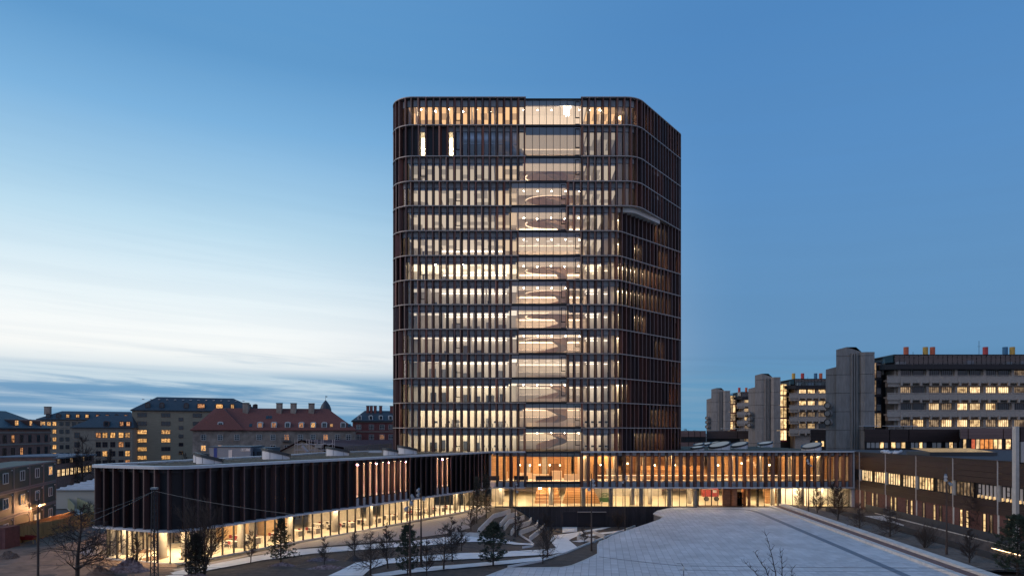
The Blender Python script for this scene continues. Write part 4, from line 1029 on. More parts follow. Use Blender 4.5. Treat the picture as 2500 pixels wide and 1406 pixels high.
# ================================================================== RIGHT SIDE: brown wings, concrete blocks
M_BRN = mat('brown_cladding', (.042, .025, .022), .5, .15, .18, .9, stretch=(.5, .5, 4), objvar=.16)
M_BRNP = mat('pinkish_cladding', (.20, .125, .11), .55, .1, .12, .8, stretch=(.5, .5, 4), objvar=.1)
M_BRN2 = mat('greyish_brown_cladding', (.105, .072, .066), .5, .1, .15, .9, stretch=(.5, .5, 4), objvar=.12)
M_REDBR = mat('red_brick', (.125, .055, .045), .85, 0, .30, 3.5, bump=.2)
M_LIT = emit('lit_room', (1.0, .66, .30), 1.25, 1.3, .28, (1, 1, .8), .45)
M_LITB = emit('lit_room_bright', (1.0, .70, .36), 1.45, 1.1, .45, (1, 1, .6), .3)
M_LITD = emit('lit_room_dim', (.75, .50, .28), .42, 1.2, .2, (1, 1, .8), .4)
M_PANE = mat('dark_pane', (.02, .025, .032), .06, 0, spec=.8)
M_BLIND = mat('blind_cream', (.50, .45, .40), .8, 0, .08, 4, objvar=.12)
M_WFR = mat('white_frame', (.62, .62, .60), .6)
_wm = {}
def winmesh(w_, h_, frame, nx=1, nz=1, t=.06, d=.12, key=''):
    k = (round(w_, 2), round(h_, 2), frame.name, nx, nz, t)
    if k not in _wm:
        b = MB(); hw = w_ / 2
        b.box(-hw, -hw + t, -d / 2, d / 2, 0, h_); b.box(hw - t, hw, -d / 2, d / 2, 0, h_); b.box(-hw + t, hw - t, -d / 2, d / 2, 0, t); b.box(-hw + t, hw - t, -d / 2, d / 2, h_ - t, h_)
        for i in range(1, nx): x = -hw + w_ * i / nx; b.box(x - t * .4, x + t * .4, -d * .4, d * .4, t, h_ - t)
        for i in range(1, nz): z = h_ * i / nz; b.box(-hw + t, hw - t, -d * .36, d * .36, z - t * .35, z + t * .35)
        p = MB(); p.quad((-hw + t, d * .1, t), (hw - t, d * .1, t), (hw - t, d * .1, h_ - t), (-hw + t, d * .1, h_ - t))
        _wm[k] = (b.mesh('window', frame), {}, p)
    return _wm[k]
def window(parent, loc, ang, w_, h_, frame, pane, nx=1, nz=1, t=.06, name='window'):
    me, panes, pb = winmesh(w_, h_, frame, nx, nz, t)
    if pane.name not in panes: panes[pane.name] = pb.mesh('pane', pane)
    o = link(name, me, parent, loc, ang); link('pane', panes[pane.name], o); return o
# --- the near wing with brick ground floor
nw = thing('brown_institute_wing', 'long low wing of dark brown panels over red brick with a ribbon of lit windows', 'building', (70, 95, 0))
def LN(y): return (62.9 - .0385 * (125.4 - y), y)
bays = [124.9, 123.0, 113.8, 104.6, 95.3, 86.0, 76.7, 67.4]
nrng = random.Random(21)
for bi, (ya, yb) in enumerate(zip(bays, bays[1:])):
    p, q = LN(ya - .12), LN(yb + .12)
    for r_ in range(4):
        z0 = 7.05 + .765 * r_; b = MB(); b.beam(p, q, .14, z0 + .012, z0 + .753, .12); build(b, 'cladding_panel', M_BRN, nw)
    for z0, z1 in ((3.3, 4.14), (4.16, 4.98)):
        b = MB(); b.beam(p, q, .14, z0, z1, .12); build(b, 'cladding_panel', M_BRN, nw)
    b = MB(); b.beam(LN(ya), LN(yb), .3, 0, 10.08, -.35); build(b, 'inner_wall', M_DARK, nw)
    b = MB(); b.beam(LN(ya), LN(yb), .25, 0, 3.28, -.02); build(b, 'brick_wall', M_REDBR, nw)
    if bi:
        b = MB(); b.beam(LN(ya + .18), LN(ya - .18), .5, 0, 10.06, -.12); build(b, 'column', M_CONC, nw)
        b = MB(); b.cyl(LN(ya)[0] - .25, ya, .045, 3.3, 10.1, 8); build(b, 'drain_pipe', M_SPAN, nw)
    L_ = ya - yb; n = max(2, int((L_ - .6) / .78))
    for k in range(n):
        y = ya - .45 - (k + .5) * (L_ - .9) / n
        if n > 4 and k == n // 2 and bi < 5: continue
        m = M_LITB if bi < 3 and k < 10 else (M_LIT if nrng.random() < .7 else M_LITD)
        if bi == 0: m = M_PANE
        if bi == 3 and k > n // 2: m = M_LITD
        if bi >= 4: m = M_BLIND if (bi > 4 or k > n * .45) else M_LITD
        o = window(nw, (LN(y)[0] + .06, y, 5.02), R(-90) + .0385, (L_ - .9) / n, 2.0, M_DARK, m, 1, 3 if k % 5 == 1 else 1, .12)
        if m is M_BLIND: b = MB(); b.beam(LN(y - .28), LN(y + .28), .02, 5.1, 5.5, .02); build(b, 'lower_light', M_LIT, o)
    if bi:
        for f_ in ((.22, .52, .68) if bi % 2 else (.2, .34, .72, .86)):
            y = ya - L_ * f_; window(nw, (LN(y)[0] - .15, y, .35), R(-90) + .0385, .62, 2.85, M_DARK, nrng.choice([M_LIT, M_LIT, M_LITD]), 1, 3, .08)
b = MB(); b.prism([LN(124.9), LN(60), (100, 60), (100, 140), (63.2, 140)], 9.6, 10.05); build(b, 'roof', mat('tar_roof', (.05, .05, .055), .9, 0, .2, .5), nw)
b = MB(); b.beam(LN(124.9), LN(60), .3, 9.98, 10.16, .1); build(b, 'roof_edge', M_BRN, nw)
b = MB(); b.prism([(63.2, 125), (100, 125), (100, 140), (63.2, 140)], 0, 9.6); build(b, 'end_wall', M_BRN, nw)
sk = G(2318, 1110, 10.1)
o_ = MB(); o_.box(sk.x - 5.2, sk.x + 5.2, sk.y - 3.4, sk.y + 2.8, 10.1, 10.62); o_ = build(o_, 'roof_light', mat('dark_rim', (0,) * 3), nw)
for k in range(8):
    b = MB(); x0 = sk.x - 4.8 + 1.22 * k; b.add([(x0, sk.y - 3.1, 10.66), (x0 + 1.12, sk.y - 3.1, 10.66), (x0 + 1.12, sk.y + 2.5, 11.1), (x0, sk.y + 2.5, 11.1)], [(0, 1, 2, 3)]); build(b, 'pane', emit('roof_light_glow', (1, .68, .32), .30), o_)
tp_ = G(2176, 1106, 10.1); hb = MB()
for k in range(14): a = k * 2.4; hb.tube((tp_.x + 1.0 * cos(a) * random.random(), tp_.y + sin(a), 10.05), (tp_.x + 1.4 * cos(a + 1), tp_.y + .8 * sin(a), 10.25 + .35 * random.random()), .32, .2, 6)
tag(build(hb, 'tarpaulin_heap', M_RIM, smooth=True), 'crumpled white tarpaulin lying on the flat roof of the brown wing', 'tarpaulin')
hx = X_at(2474, 80)
rh = thing('roof_house', 'brown and cream box rising at the right edge of the photo above the brown wing', 'building', (hx + 5, 82, 10.1))
b = MB(); b.prism([(hx + .5, 80), (hx + 16, 80), (hx + 20, 88), (hx + 6.6, 88)], 10.1, 14.3); build(b, 'wall', M_DARK, rh)
for k in range(3): b = MB(); b.box(hx + .7, hx + 16, 79.8, 80, 12.65 + .56 * k, 13.19 + .56 * k); build(b, 'cladding_panel', M_BRN, rh)
for k in range(6): b = MB(); b.box(hx + .75 + 1.3 * k, hx + 2.02 + 1.3 * k, 79.8, 80, 10.2, 12.6); build(b, 'cream_panel', M_BLIND, rh)
b = MB(); b.box(hx, hx + .4, 79.6, 80.2, 0, 14.4); build(b, 'column', M_CONC, rh)
# --- the brown wings behind
def brown(name, label, px0, px1, Y, ytop, yb1, yw1, ybase, m, joints, wins_, lit, nrow=3, parent_depth=14, ww=.95):
    zt, z1, zw, zb = Z_at(ytop, Y), Z_at(yb1, Y), Z_at(yw1, Y), Z_at(ybase, Y)
    x0, x1 = X_at(px0, Y), X_at(px1, Y)
    t = thing(name, label, 'building', ((x0 + x1) / 2, Y + 5, 0), 'brown institute wings behind the hall')
    b = MB(); b.prism([(x0 + .1, Y + .3), (x1 - .1, Y + .3), (x1 - .1 + x1 / Y * parent_depth, Y + parent_depth), (x0 + .1 + x0 / Y * parent_depth, Y + parent_depth)], 0, zt - .1); build(b, 'inner_wall', M_DARK, t)
    xs = [x0] + [X_at(j, Y) for j in joints] + [x1]
    for a, c in zip(xs, xs[1:]):
        for k in range(nrow):
            h = (zt - z1) / nrow; b = MB(); b.box(a + .12, c - .12, Y, Y + .28, z1 + h * k + .02, z1 + h * (k + 1) - .02); build(b, 'cladding_panel', m, t)
        b = MB(); b.box(a + .12, c - .12, Y, Y + .28, zb, zw - .05); build(b, 'cladding_panel', m, t)
        b = MB(); b.box(a + .12, c - .12, Y + .02, Y + .28, 0, zb - .02); build(b, 'base_wall', m, t)
    br = random.Random(name + str(px0))
    for a, c in wins_:
        xa, xc = X_at(a, Y), X_at(c, Y); n = max(1, int((xc - xa) / ww)); d = (xc - xa) / n
        for k in range(n):
            window(t, (xa + (k + .5) * d, Y + .2, zw), 0, d, z1 - zw - .02, M_DARK, br.choice(lit), 1, 2 if br.random() < .2 else 1, .09)
    return t
LB = [M_LIT, M_LIT, M_BLIND, M_LITD]
brown('brown_wing', 'short pinkish brown wing seen just right of the tower', 1660, 1724, 250, 1051, 1066, 1079, 1091, M_BRNP, [1681, 1696, 1710], [(1672, 1712)], [M_PANE, M_PANE, M_LITD, M_LIT], 2, ww=2.1)
bwB = brown('brown_wing', 'long reddish brown wing below the two farther concrete blocks', 1725, 1977, 262, 1051, 1070.5, 1079.5, 1094, M_BRN2, [1801, 1879, 1957], [(1806, 1873), (1883, 1953), (1959, 1976)], [M_BLIND, M_BLIND, M_LIT, M_LITD], 3, ww=1.6)
brown('brown_wing', 'greyish brown wing standing before the nearest concrete stair tower', 1978, 2110, 195, 1048, 1075.5, 1090, 1098, M_BRN2, [2016, 2062], [(1982, 2013), (2018, 2034), (2036, 2044), (2047, 2060), (2065, 2108)], [M_LIT, M_LIT, M_BLIND], 3, ww=.8)
bwD = brown('brown_wing', 'dark brown wing with pale blinds behind the roof light', 2111, 2344, 165, 1047, 1078.5, 1094, 1102, M_BRN, [2172, 2219], [(2116, 2170), (2176, 2212), (2224, 2264), (2276, 2300), (2308, 2338)], [M_BLIND, M_BLIND, M_BLIND, M_LIT], 3)
brown('brown_wing', 'pinkish brown wing with red and orange curtains near the right edge', 2345, 2476, 152, 1045, 1071, 1096, 1106, M_BRNP, [2364, 2450], [(2352, 2361), (2372, 2448), (2456, 2470)], [M_LIT, M_LITB, emit('red_curtain', (.8, .16, .06), .8, 1.5, .6), emit('orange_curtain', (1, .36, .08), 1.0, 1.5, .6), M_LIT], 3)
def canopy(t, Y, spans, py):
    for a, c in spans:
        z = Z_at(py, Y); b = MB(); b.box(X_at(a, Y), X_at(c, Y), Y + 1, Y + 3.2, z, z + .16); o = build(b, 'roof_canopy', M_RIM, t)
        for f in (.2, .8): x = X_at(a + (c - a) * f, Y); b = MB(); b.box(x - .06, x + .06, Y + 2, Y + 2.1, z - 1.2, z); build(b, 'post', M_DARK, o)
canopy(bwD, 165, ((2113, 2151), (2171, 2206), (2210, 2247)), 1040); canopy(bwB, 262, ((1766, 1796), (1800, 1830), (1836, 1865)), 1046)
# --- concrete laboratory blocks
M_BET = mat('board_concrete', (.30, .265, .235), .9, 0, .22, .8, bump=.12, bscale=14, stretch=(3, 3, .5))
M_BETL = mat('parapet_concrete', (.43, .36, .30), .9, 0, .25, 1.4, bump=.3, stretch=(1, 1, 4))
M_BGL = glassmat('roof_glass', (.55, .74, .86), .06, 1.5)
CHC = {'r': mat('chimney_red', (.50, .05, .05), .5), 'o': mat('chimney_orange', (.60, .13, .06), .5), 'y': mat('chimney_yellow', (.60, .36, .07), .5), 'b': mat('chimney_blue', (.04, .17, .30), .5)}
def lab(ox, oy, label, chim, lit, conn, umax, seed):
    t = thing('laboratory_block', label, 'building', (ox, oy, 0), 'concrete laboratory blocks'); rr = random.Random(seed)
    def bx(nm, m, u0, u1, v0, v1, z0, z1, par=None):
        b = MB(); b.box(ox + u0, ox + u1, oy + v0, oy + v1, z0, z1); return build(b, nm, m, par or t)
    # stair tower in board-marked concrete, one panel band per storey
    zs = [0, 5, 9.6, 14.2, 18.8, 23.4, 28.0, 32.6]
    def stack(nm, poly, zt, chamfer=None):
        for a, c in zip(zs, zs[1:] + [99]):
            if a >= zt: break
            z1 = min(c, zt); b = MB()
            top = [z1 - .09] * len(poly)
            if z1 == zt and chamfer: top = [zt - d_ for d_ in chamfer]
            b.prism([(ox + u, oy + v) for u, v in poly], a, top if z1 == zt and chamfer else z1 - .09); build(b, nm, M_BET, t)
    stack('stair_tower', [(1.85, .6), (4.1, 0), (6.55, 0), (7.9, 0), (9.5, 7), (4.9, 7)], 34.8, [.6, 0, 0, 1.2, 1.2, .6])
    stack('tower_shoulder', [(0, 2.2), (2.2, 1.3), (5.0, 7), (2.3, 7)], 30.0, [.6, 0, 0, .6])
    stack('tower_pier', [(7.3, -.9), (7.95, -1.5), (10.35, -1.5), (10.35, 5), (7.95, 5)], 33.5)
    for u in (5.2, 5.8, 6.4): bx('rib', M_BET, u, u + .28, -.45, 0, 0, 33.2)
    for z in (20.3, 18.3, 16.1):
        b = MB(); b.tube((ox + .6, oy + 1.6, z), (ox - .4, oy + .5, z), .85, .85, 16, False); b.tube((ox + .6, oy + 1.6, z), (ox - .4, oy + .5, z), .62, .62, 16, True); build(b, 'round_vent', M_BET, t)
    # glazed link
    bx('link_core', M_DARK, 10.4, 17.5, 5, 9, 0, 30.6)
    bx('plant_wall', M_BET, 10.4, 15.2, 3.2, 9, 28.2, 31.6)
    for fl in range(5):
        for k in range(3):
            z = 10.6 + 4.15 * fl; m = rr.choice(conn)
            window(t, (ox + 11 + 1.25 * k, oy + 2.4, z), 0, 1.22, 4.0, M_DARK, m, 1, 3, .08)
        bx('link_floor', CHC['r'] if conn[0] is M_LITB else M_DARK, 10.4, 14.2, 2.25, 2.35, 10.1 + 4.15 * fl, 10.5 + 4.15 * fl)
    # laboratory floors
    bx('body', M_BETL, 16.6, umax, 1.0, 18, 0, 29.2)
    for fl, (z0, z1) in enumerate(((13.1, 14.6), (17.4, 18.9), (21.6, 23.1), (25.8, 27.4))):
        u = 13.9; first = True
        while u < umax - .5:
            u1 = min(umax, u + 7.1 if not first else 17.2); 
            bx('parapet', M_BETL, u + .02, u1 - .02, -.7, -.45, z0, z1); u = u1; first = False
        b = MB(); b.box(ox + 13.9, ox + umax, oy - .72, oy - .5, z1 + .12, z1 + .3); build(b, 'rail', M_BETL, t)
        bx('slab', M_BETL, 13.9, umax, -.45, 1.0, z0 + .4, z0 + .8)
        bx('end_beam', M_BETL, 14.3, 17.4, -.4, 1.0, z0 - .9, z0 + .38)
        u = 17.2
        while u < umax: bx('bracket', M_BETL, u, u + .48, -.85, -.42, z0 - .62, z0 + .42); u += 2.42
    for r_, (z0, z1) in enumerate(((14.95, 16.75), (19.15, 20.85), (23.3, 24.95), (27.55, 29.1))):
        u = 17.9; b_ = 0
        while u < umax - 2:
            bx('pier', M_BETL, u - .75, u - .1, .35, 1.0, z0 - .2, z1 + .1)
            for k in range(2):
                lm = lit(r_, b_, k, rr)
                window(t, (ox + u + 1.35 + 3.2 * k, oy + .8, z0), 0, 2.62, z1 - z0, M_DARK, lm, 5, 1, .1)
            u += 7.1; b_ += 1
    # dark cornice and glazed plant floor
    b = MB(); b.prism([(ox + 13.2, oy + 1.4), (ox + 16.2, oy - .6), (ox + umax, oy - .6), (ox + umax, oy + 17), (ox + 13.2, oy + 17)], 29.25, 30.5); build(b, 'cornice', M_DARK, t)
    k = 0; u = 16.2
    gp = MB(); gp.quad((-.58, 0, 0), (.58, 0, 0), (.58, 0, 2.2), (-.58, 0, 2.2)); gp = gp.mesh('glass_pane', M_BGL); gpost = boxmesh('glazing_post', M_DARK, .08, .12, 2.3)
    while u < umax:
        link('glass_pane', gp, t, (ox + u + .6, oy + .1, 30.55)); link('glazing_post', gpost, t, (ox + u, oy + .1, 30.5)); u += 1.2
    bx('plant_roof', M_DARK, 15.9, umax, 0, 16, 32.8, 32.98)
    b = MB(); b.add([(ox + 11.2, oy + 4, 30.9), (ox + 15.9, oy + .2, 31.0), (ox + 15.9, oy + .2, 32.9), (ox + 11.2, oy + 4, 31.8)], [(0, 1, 2, 3)]); build(b, 'glass_pane', M_BGL, t)
    bx('plant_core', M_DARK, 17, umax, 6, 15, 30.5, 32.7)
    for q in range(int((umax - 18) / 3.4)):
        if rr.random() < .75: bx('machine', rr.choice([M_CHAR, M_RIM, M_BLIND, M_SPAN]), 18 + 3.4 * q, 19 + 3.4 * q + rr.random() * 1.2, 1.5, 2.8, 30.52, 31 + rr.random() * 1.3)
    for u, c in chim:
        b = MB(); b.cyl(ox + u, oy + 3, .6, 32.98, 35.15, 18); o = build(b, 'chimney', CHC[c], t)
    b = MB(); b.tube((ox + 38.5, oy + 2, 32.9), (ox + 38.5, oy + 2, 36.6), .05); b.tube((ox + 38.1, oy + 2, 35.2), (ox + 38.9, oy + 2, 35.2), .03); build(b, 'aerial', M_DARK, t)
    for u in (21.3, 23.9):
        b = MB(); b.tube((ox + u, oy + 1, 32.9), (ox + u, oy + 1, 33.7), .05); build(b, 'roof_hook', M_DARK, t)
def lit3(r, b, k, rr):
    tb = {3: [[0, 0], [0, 0], [0, 0], [0, 0], [1, 2], [2, 2]], 2: [[1, 0], [1, 1], [2, 3], [3, 3], [1, 2]], 1: [[0, 0], [3, 1], [3, 3], [2, 0], [0, 0]], 0: [[1, 2], [1, 3], [3, 2], [1, 3], [1, 2]]}
    v = tb[r][min(b, len(tb[r]) - 1)][k]; return [M_PANE, M_LITD, M_LIT, M_LITB][v]
def litr(r, b, k, rr):
    if r == 3: return M_LITB if b == 0 and k == 0 else M_LIT
    return rr.choice([M_LITB, M_LIT, M_LITD, M_PANE] if b else [M_LITD, M_LIT, M_LITB])
lab(X_at(2026, 170), 170, 'nearest grey concrete laboratory block with stair tower and bright chimneys', [(20.7, 'o'), (25.6, 'y'), (27.4, 'o'), (40.8, 'r'), (45.8, 'b'), (47.6, 'y')], lit3, [M_PANE, M_PANE, M_PANE, M_LITD], 56, 1)
lab(X_at(1832, 248), 248, 'middle concrete laboratory block with glowing glass stairs and four chimneys', [(16.9, 'y'), (20.2, 'r'), (25, 'b'), (26.9, 'o')], litr, [M_LITB, M_LIT, M_LIT], 40, 2)
lab(X_at(1728, 330), 330, 'farthest and smallest concrete laboratory block with two red chimneys', [(16.2, 'r'), (19.6, 'o')], litr, [M_LITB, M_LIT, M_LITD], 34, 3)
# --- dark steel fences and the ramp between them
M_STL = mat('blue_grey_steel', (.055, .062, .075), .5, .3, .12, 3)
def slat_fence(label, pts, h, step, zb=0.0, m=None, wd=.118):
    t = thing('steel_fence', label, 'fence', (*pts[0], zb), 'dark slatted fences along the ramp')
    for a, b in zip(pts, pts[1:]):
        l = sqrt((a[0] - b[0]) ** 2 + (a[1] - b[1]) ** 2); n = int(l / step); mb = MB()
        for k in range(n):
            p = (a[0] + (b[0] - a[0]) * k / n, a[1] + (b[1] - a[1]) * k / n); q = (a[0] + (b[0] - a[0]) * (k + wd / step) / n, a[1] + (b[1] - a[1]) * (k + wd / step) / n)
            mb.beam(p, q, .03, zb + .06, zb + h)
        build(mb, 'slat', m or M_STL, t, stuff=True)
        for z in (zb + .1, zb + h - .06):
            b_ = MB(); b_.beam(a, b, .05, z, z + .05, -.045); build(b_, 'rail', M_STL, t)
        for k in range(int(l / 3) + 1):
            f_ = k * 3 / l; p = (a[0] + (b[0] - a[0]) * f_, a[1] + (b[1] - a[1]) * f_); b_ = MB(); b_.box(p[0] + .06, p[0] + .13, p[1] - .035, p[1] + .035, zb - .3, zb + h); build(b_, 'post', M_STL, t)
slat_fence('dark steel slat fence on the plaza side of the ramp', [(53.3, 116), (53.0, 110.6), (52.6, 93), (50.1, 70.1), (49, 58)], 1.15, .13)
slat_fence('dark steel slat fence between the ramp and the brown wing', [(61.6, 119), (61.3, 107), (59.8, 84.3), (58.6, 62)], 1.15, .13)
rw = thing('ramp_walls', 'pale concrete walls of the ramp between the two dark fences', 'retaining wall', (57, 100, 0))
b = MB(); b.beam((61.75, 116), (58.75, 60), .3, -3.6, .04); build(b, 'ramp_wall', M_KERB, rw)
b = MB(); b.beam((53.55, 112), (50.4, 66), .3, -3.6, .04); build(b, 'ramp_wall', M_KERB, rw)
rs_ = MB(); rs_.sheet([(53.3, 112, -.0), (50.6, 66, -3.12)], [(61.6, 112, .0), (59.2, 66, -3.12)]); build(rs_, 'ramp_floor', M_KERB, rw)
l0, l1 = (59.62, 89.5), (58.75, 70)
b = MB(); b.beam(l0, l1, .05, -.63, -.575); build(b, 'light_strip', lampmat((1, .66, .34), 7), rw)
# ================================================================== LEFT SIDE: old houses, cabins, yard
M_SLATE = mat('slate_roof', (.040, .050, .060), .55, 0, .2, 1.5, bump=.2, stretch=(1, 1, 3))
M_TILE = mat('red_tile_roof', (.185, .062, .048), .8, 0, .28, 2.2, bump=.5, bscale=6, stretch=(1, 1, 3))
M_YBR = mat('yellow_brick', (.35, .285, .195), .88, 0, .16, 1.6, bump=.35, bscale=3.2, stretch=(.25, .25, 3))
M_YBR2 = mat('pale_brick', (.32, .265, .20), .88, 0, .2, 1.4, bump=.2)
M_GBR = mat('worn_grey_brick', (.29, .24, .20), .9, 0, .45, .5, bump=.2)
M_BBR = mat('brown_brick', (.23, .135, .105), .9, 0, .25, 1.5, bump=.2)
M_DRB = mat('dark_red_brick', (.20, .068, .06), .88, 0, .22, 1.5, bump=.2)
M_STONE = mat('band_stone', (.28, .24, .20), .85, 0, .12, 2)
M_BFR = mat('brown_frame', (.10, .055, .045), .6)
M_HLIT = emit('home_light', (1.0, .52, .17), .92, 2.2, .22, (1, 1, 1), .5)
M_HLIT2 = emit('home_light_soft', (.95, .42, .16), .55, 2.0, .2, (1, 1, 1), .5)
def house(name, label, pxL, YL, pxR, YR, zE, zR, depth, wall, roof, rows, cols, ww, frame, litf, hipl=6, hipr=6, dorm=(), chim=(), nx=2, nz=2, bands=(), group='old houses beyond the site', dwin=1.3, dh=1.25, dz=1.0, skip=lambda r, c: False, dome=False, over=.5, roofrows=()):
    A = Vector((X_at(pxL, YL), YL)); B_ = Vector((X_at(pxR, YR), YR)); U = (B_ - A); Ln = U.length; U.normalize(); NV = Vector((-U.y, U.x)); ang = atan2(U.y, U.x)
    t = thing(name, label, 'building', ((A.x + B_.x) / 2, (A.y + B_.y) / 2 + depth / 2, 0), group)
    W = lambda u, v, z: (A.x + U.x * u + NV.x * v, A.y + U.y * u + NV.y * v, z)
    mb = MB(); mb.prism([W(0, 0, 0)[:2], W(Ln, 0, 0)[:2], W(Ln, depth, 0)[:2], W(0, depth, 0)[:2]], 0, zE); build(mb, 'wall', wall, t)
    mb = MB(); e = over
    c = [W(-e, -e, zE), W(Ln + e, -e, zE), W(Ln + e, depth + e, zE), W(-e, depth + e, zE), W(hipl, depth / 2, zR), W(Ln - hipr, depth / 2, zR)]
    cb = [(p[0], p[1], p[2] - .3) for p in c[:4]]
    mb.add(c + cb, [(0, 1, 5, 4), (1, 2, 5), (2, 3, 4, 5), (3, 0, 4), (0, 6, 7, 1), (1, 7, 8, 2), (2, 8, 9, 3), (3, 9, 6, 0), (9, 8, 7, 6)]); rf = build(mb, 'roof', roof, t)
    for z in bands:
        mb = MB(); p, q = W(-.05, 0, 0), W(Ln + .05, 0, 0); mb.beam(p, q, .16, z, z + .32, .06); build(mb, 'stone_band', M_STONE, t)
    for ri, (z, h) in enumerate(rows):
        for ci, uf in enumerate(cols):
            if skip(ri, ci): continue
            m = litf(ri, ci)
            window(t, W(uf * Ln, -.03, z), ang, ww, h, frame, m, nx, nz, .09)
    sl = (zR - zE) / (depth / 2 + e)
    for (u, m, wd) in dorm:
        zb = zE + dz; vb = (zb - zE) / sl - e; vt = (zb + dh + .3 - zE) / sl - e
        mb = MB(); hw = wd / 2 + .16
        prof = [(-hw, 0), (hw, 0), (hw, dh)] + [(hw * cos(a), dh + .35 * sin(a)) for a in (pi * .25, pi * .5, pi * .75)] + [(-hw, dh)]
        n = len(prof); fr = [W(u * Ln + a, vb - .1, zb + b2) for a, b2 in prof]; bk = [W(u * Ln + a, vt + .6, zb + b2) for a, b2 in prof]
        mb.add(fr + bk, [tuple(range(n))] + [(i, i + n, (i + 1) % n + n, (i + 1) % n) for i in range(n)]); d = build(mb, 'dormer', M_WFR if frame is M_WFR else M_BFR, t)
        me, panes, pb = winmesh(wd, dh, frame, 2 if wd < 2 else 4, 2, .09)
        mm_ = MB(); q0, q1 = W(u * Ln - wd / 2 + .1, vb - .13, zb + .1), W(u * Ln + wd / 2 - .1, vb - .13, zb + .1)
        k_ = 2 if wd < 2 else 5
        for i in range(k_):
            a = [q0[j] + (q1[j] - q0[j]) * (i + .06) / k_ for j in (0, 1)]; b2 = [q0[j] + (q1[j] - q0[j]) * (i + .94) / k_ for j in (0, 1)]
            mm_.quad((*a, zb + .12), (*b2, zb + .12), (*b2, zb + dh - .05), (*a, zb + dh - .05))
        build(mm_, 'pane', m, d)
    for u, w_ in chim:
        mb = MB(); p = W(u * Ln, depth * .42, 0); mb.box(p[0] - w_ / 2, p[0] + w_ / 2, p[1] - .6, p[1] + .6, zE + (zR - zE) * .55, zR + 1.5); ch_ = build(mb, 'chimney', M_GBR if wall is not M_DRB else M_DRB, rf)
        mb = MB(); mb.box(p[0] - w_ / 2 - .1, p[0] + w_ / 2 + .1, p[1] - .7, p[1] + .7, zR + 1.5, zR + 1.68)
        build(mb, 'chimney', M_CHAR, rf)
    for u, vz, m in roofrows:
        zb = zE + vz; vb = (zb - zE) / sl - e; mb = MB(); v2 = (zb + .9 - zE) / sl - e
        mb.add([W(u * Ln - .4, vb - .06, zb + .06), W(u * Ln + .4, vb - .06, zb + .06), W(u * Ln + .4, v2 - .06, zb + .96), W(u * Ln - .4, v2 - .06, zb + .96)], [(0, 1, 2, 3)]); build(mb, 'roof_window', m, rf)
    return t, W, Ln, rf
P_ = M_PANE; H_ = M_HLIT; S_ = M_HLIT2
hr = random.Random(2)
# tall yellow apartment block
litH4 = {(0, 0): H_, (0, 1): H_, (0, 3): S_, (1, 0): H_, (1, 3): H_, (2, 0): H_, (2, 1): H_, (3, 0): H_, (3, 1): H_, (4, 4): S_}
apt, W4, L4, _ = house('apartment_block', 'tall yellow brick apartment block with a long dark slate roof', 322, 236, 636, 254, 21.3, 26.2, 13, M_YBR, M_SLATE, [(4.0 + 2.97 * k, 1.45) for k in range(6)], [.075, .25, .49, .66, .84], 2.9, M_BFR, lambda r, c: litH4.get((r, c), P_), 7.5, 9, [(.115, P_, 1.2), (.22, P_, 1.2), (.405, P_, 1.2), (.52, S_, 2.4), (.665, H_, 2.4), (.77, H_, 1.2), (.905, P_, 1.2), (.96, P_, 1.2)], [], 3, 1, dz=.9, dh=1.5)
for k in range(6): window(apt, W4(.365 * L4, -.03, 2.6 + 2.97 * k), atan2(18, 1) * 0 + atan2(254 - 236, X_at(636, 254) - X_at(322, 236)), 1.5, 1.3, M_BFR, P_, 1, 1, .1)
for k in range(14):
    mb = MB(); x, y, z = W4(.07 * L4 + 2.55 * k, 5.2, 25.3); mb.box(x, x + .7, y - .4, y, z - .2, z + .05); build(mb, 'snow_guard', M_RIM, apt)
# red tiled house
litH5 = {(0, 0): H_, (0, 1): H_, (1, 8): S_, (1, 5): S_}
tt, W5, L5, rf5 = house('tiled_house', 'long grey brick house with a red tiled hip roof and white arched dormers', 470, 203, 866, 212, 14.3, 21.0, 12.5, M_GBR, M_TILE, [(8.0, 1.7), (11.2, 1.7)], [.065, .165, .265, .40, .485, .57, .655, .735, .815, .89, .96], 1.45, M_WFR, lambda r, c: litH5.get((r, c), P_), 5, 8.5, [(.165, P_, 1.3), (.405, S_, 1.3), (.49, S_, 1.3), (.575, P_, 1.3), (.66, S_, 1.3), (.735, H_, 1.3), (.805, P_, 1.3), (.925, P_, 1.3)], [(.30, 1.6), (.51, 1.6), (.715, 1.6), (.60, 1.6)], 2, 3, dz=.7, dh=1.45, roofrows=[(.10, .9, P_), (.235, .9, S_), (.345, .9, P_), (.85, .9, H_), (.965, .9, P_), (.44, 3.4, P_), (.46, 3.4, P_)])
mb = MB(); pts5 = [W5(0, -2.2, 0)[:2], W5(L5 * .30, -2.2, 0)[:2], W5(L5 * .30, 6, 0)[:2], W5(0, 6, 0)[:2]]
gx = [W5(-.4, -.8, 14.3), W5(L5 * .31, -.8, 14.3), W5(L5 * .15, 5.6, 20.9)]
mb = MB(); mb.add([W5(-.6, -.9, 14.25), W5(L5 * .315, -.9, 14.25), W5(L5 * .165, 3.2, 21.0), W5(L5 * .165, 6.0, 21.0), W5(-.6, 8, 14.25)], [(0, 1, 2), (0, 2, 3, 4), (1, 3, 2)]); build(mb, 'roof_gable', M_TILE, rf5)
bc = MB(); x, y, z = W5(.573 * L5, -.6, 10.9); bc.box(x - 1.4, x + 1.4, y - .8, y + .5, 10.7, 10.85); bc = build(bc, 'balcony', M_CHAR, tt)
b = MB()
for k in range(9): b.box(x - 1.4 + .33 * k, x - 1.34 + .33 * k, y - .8, y - .74, 10.85, 11.9)
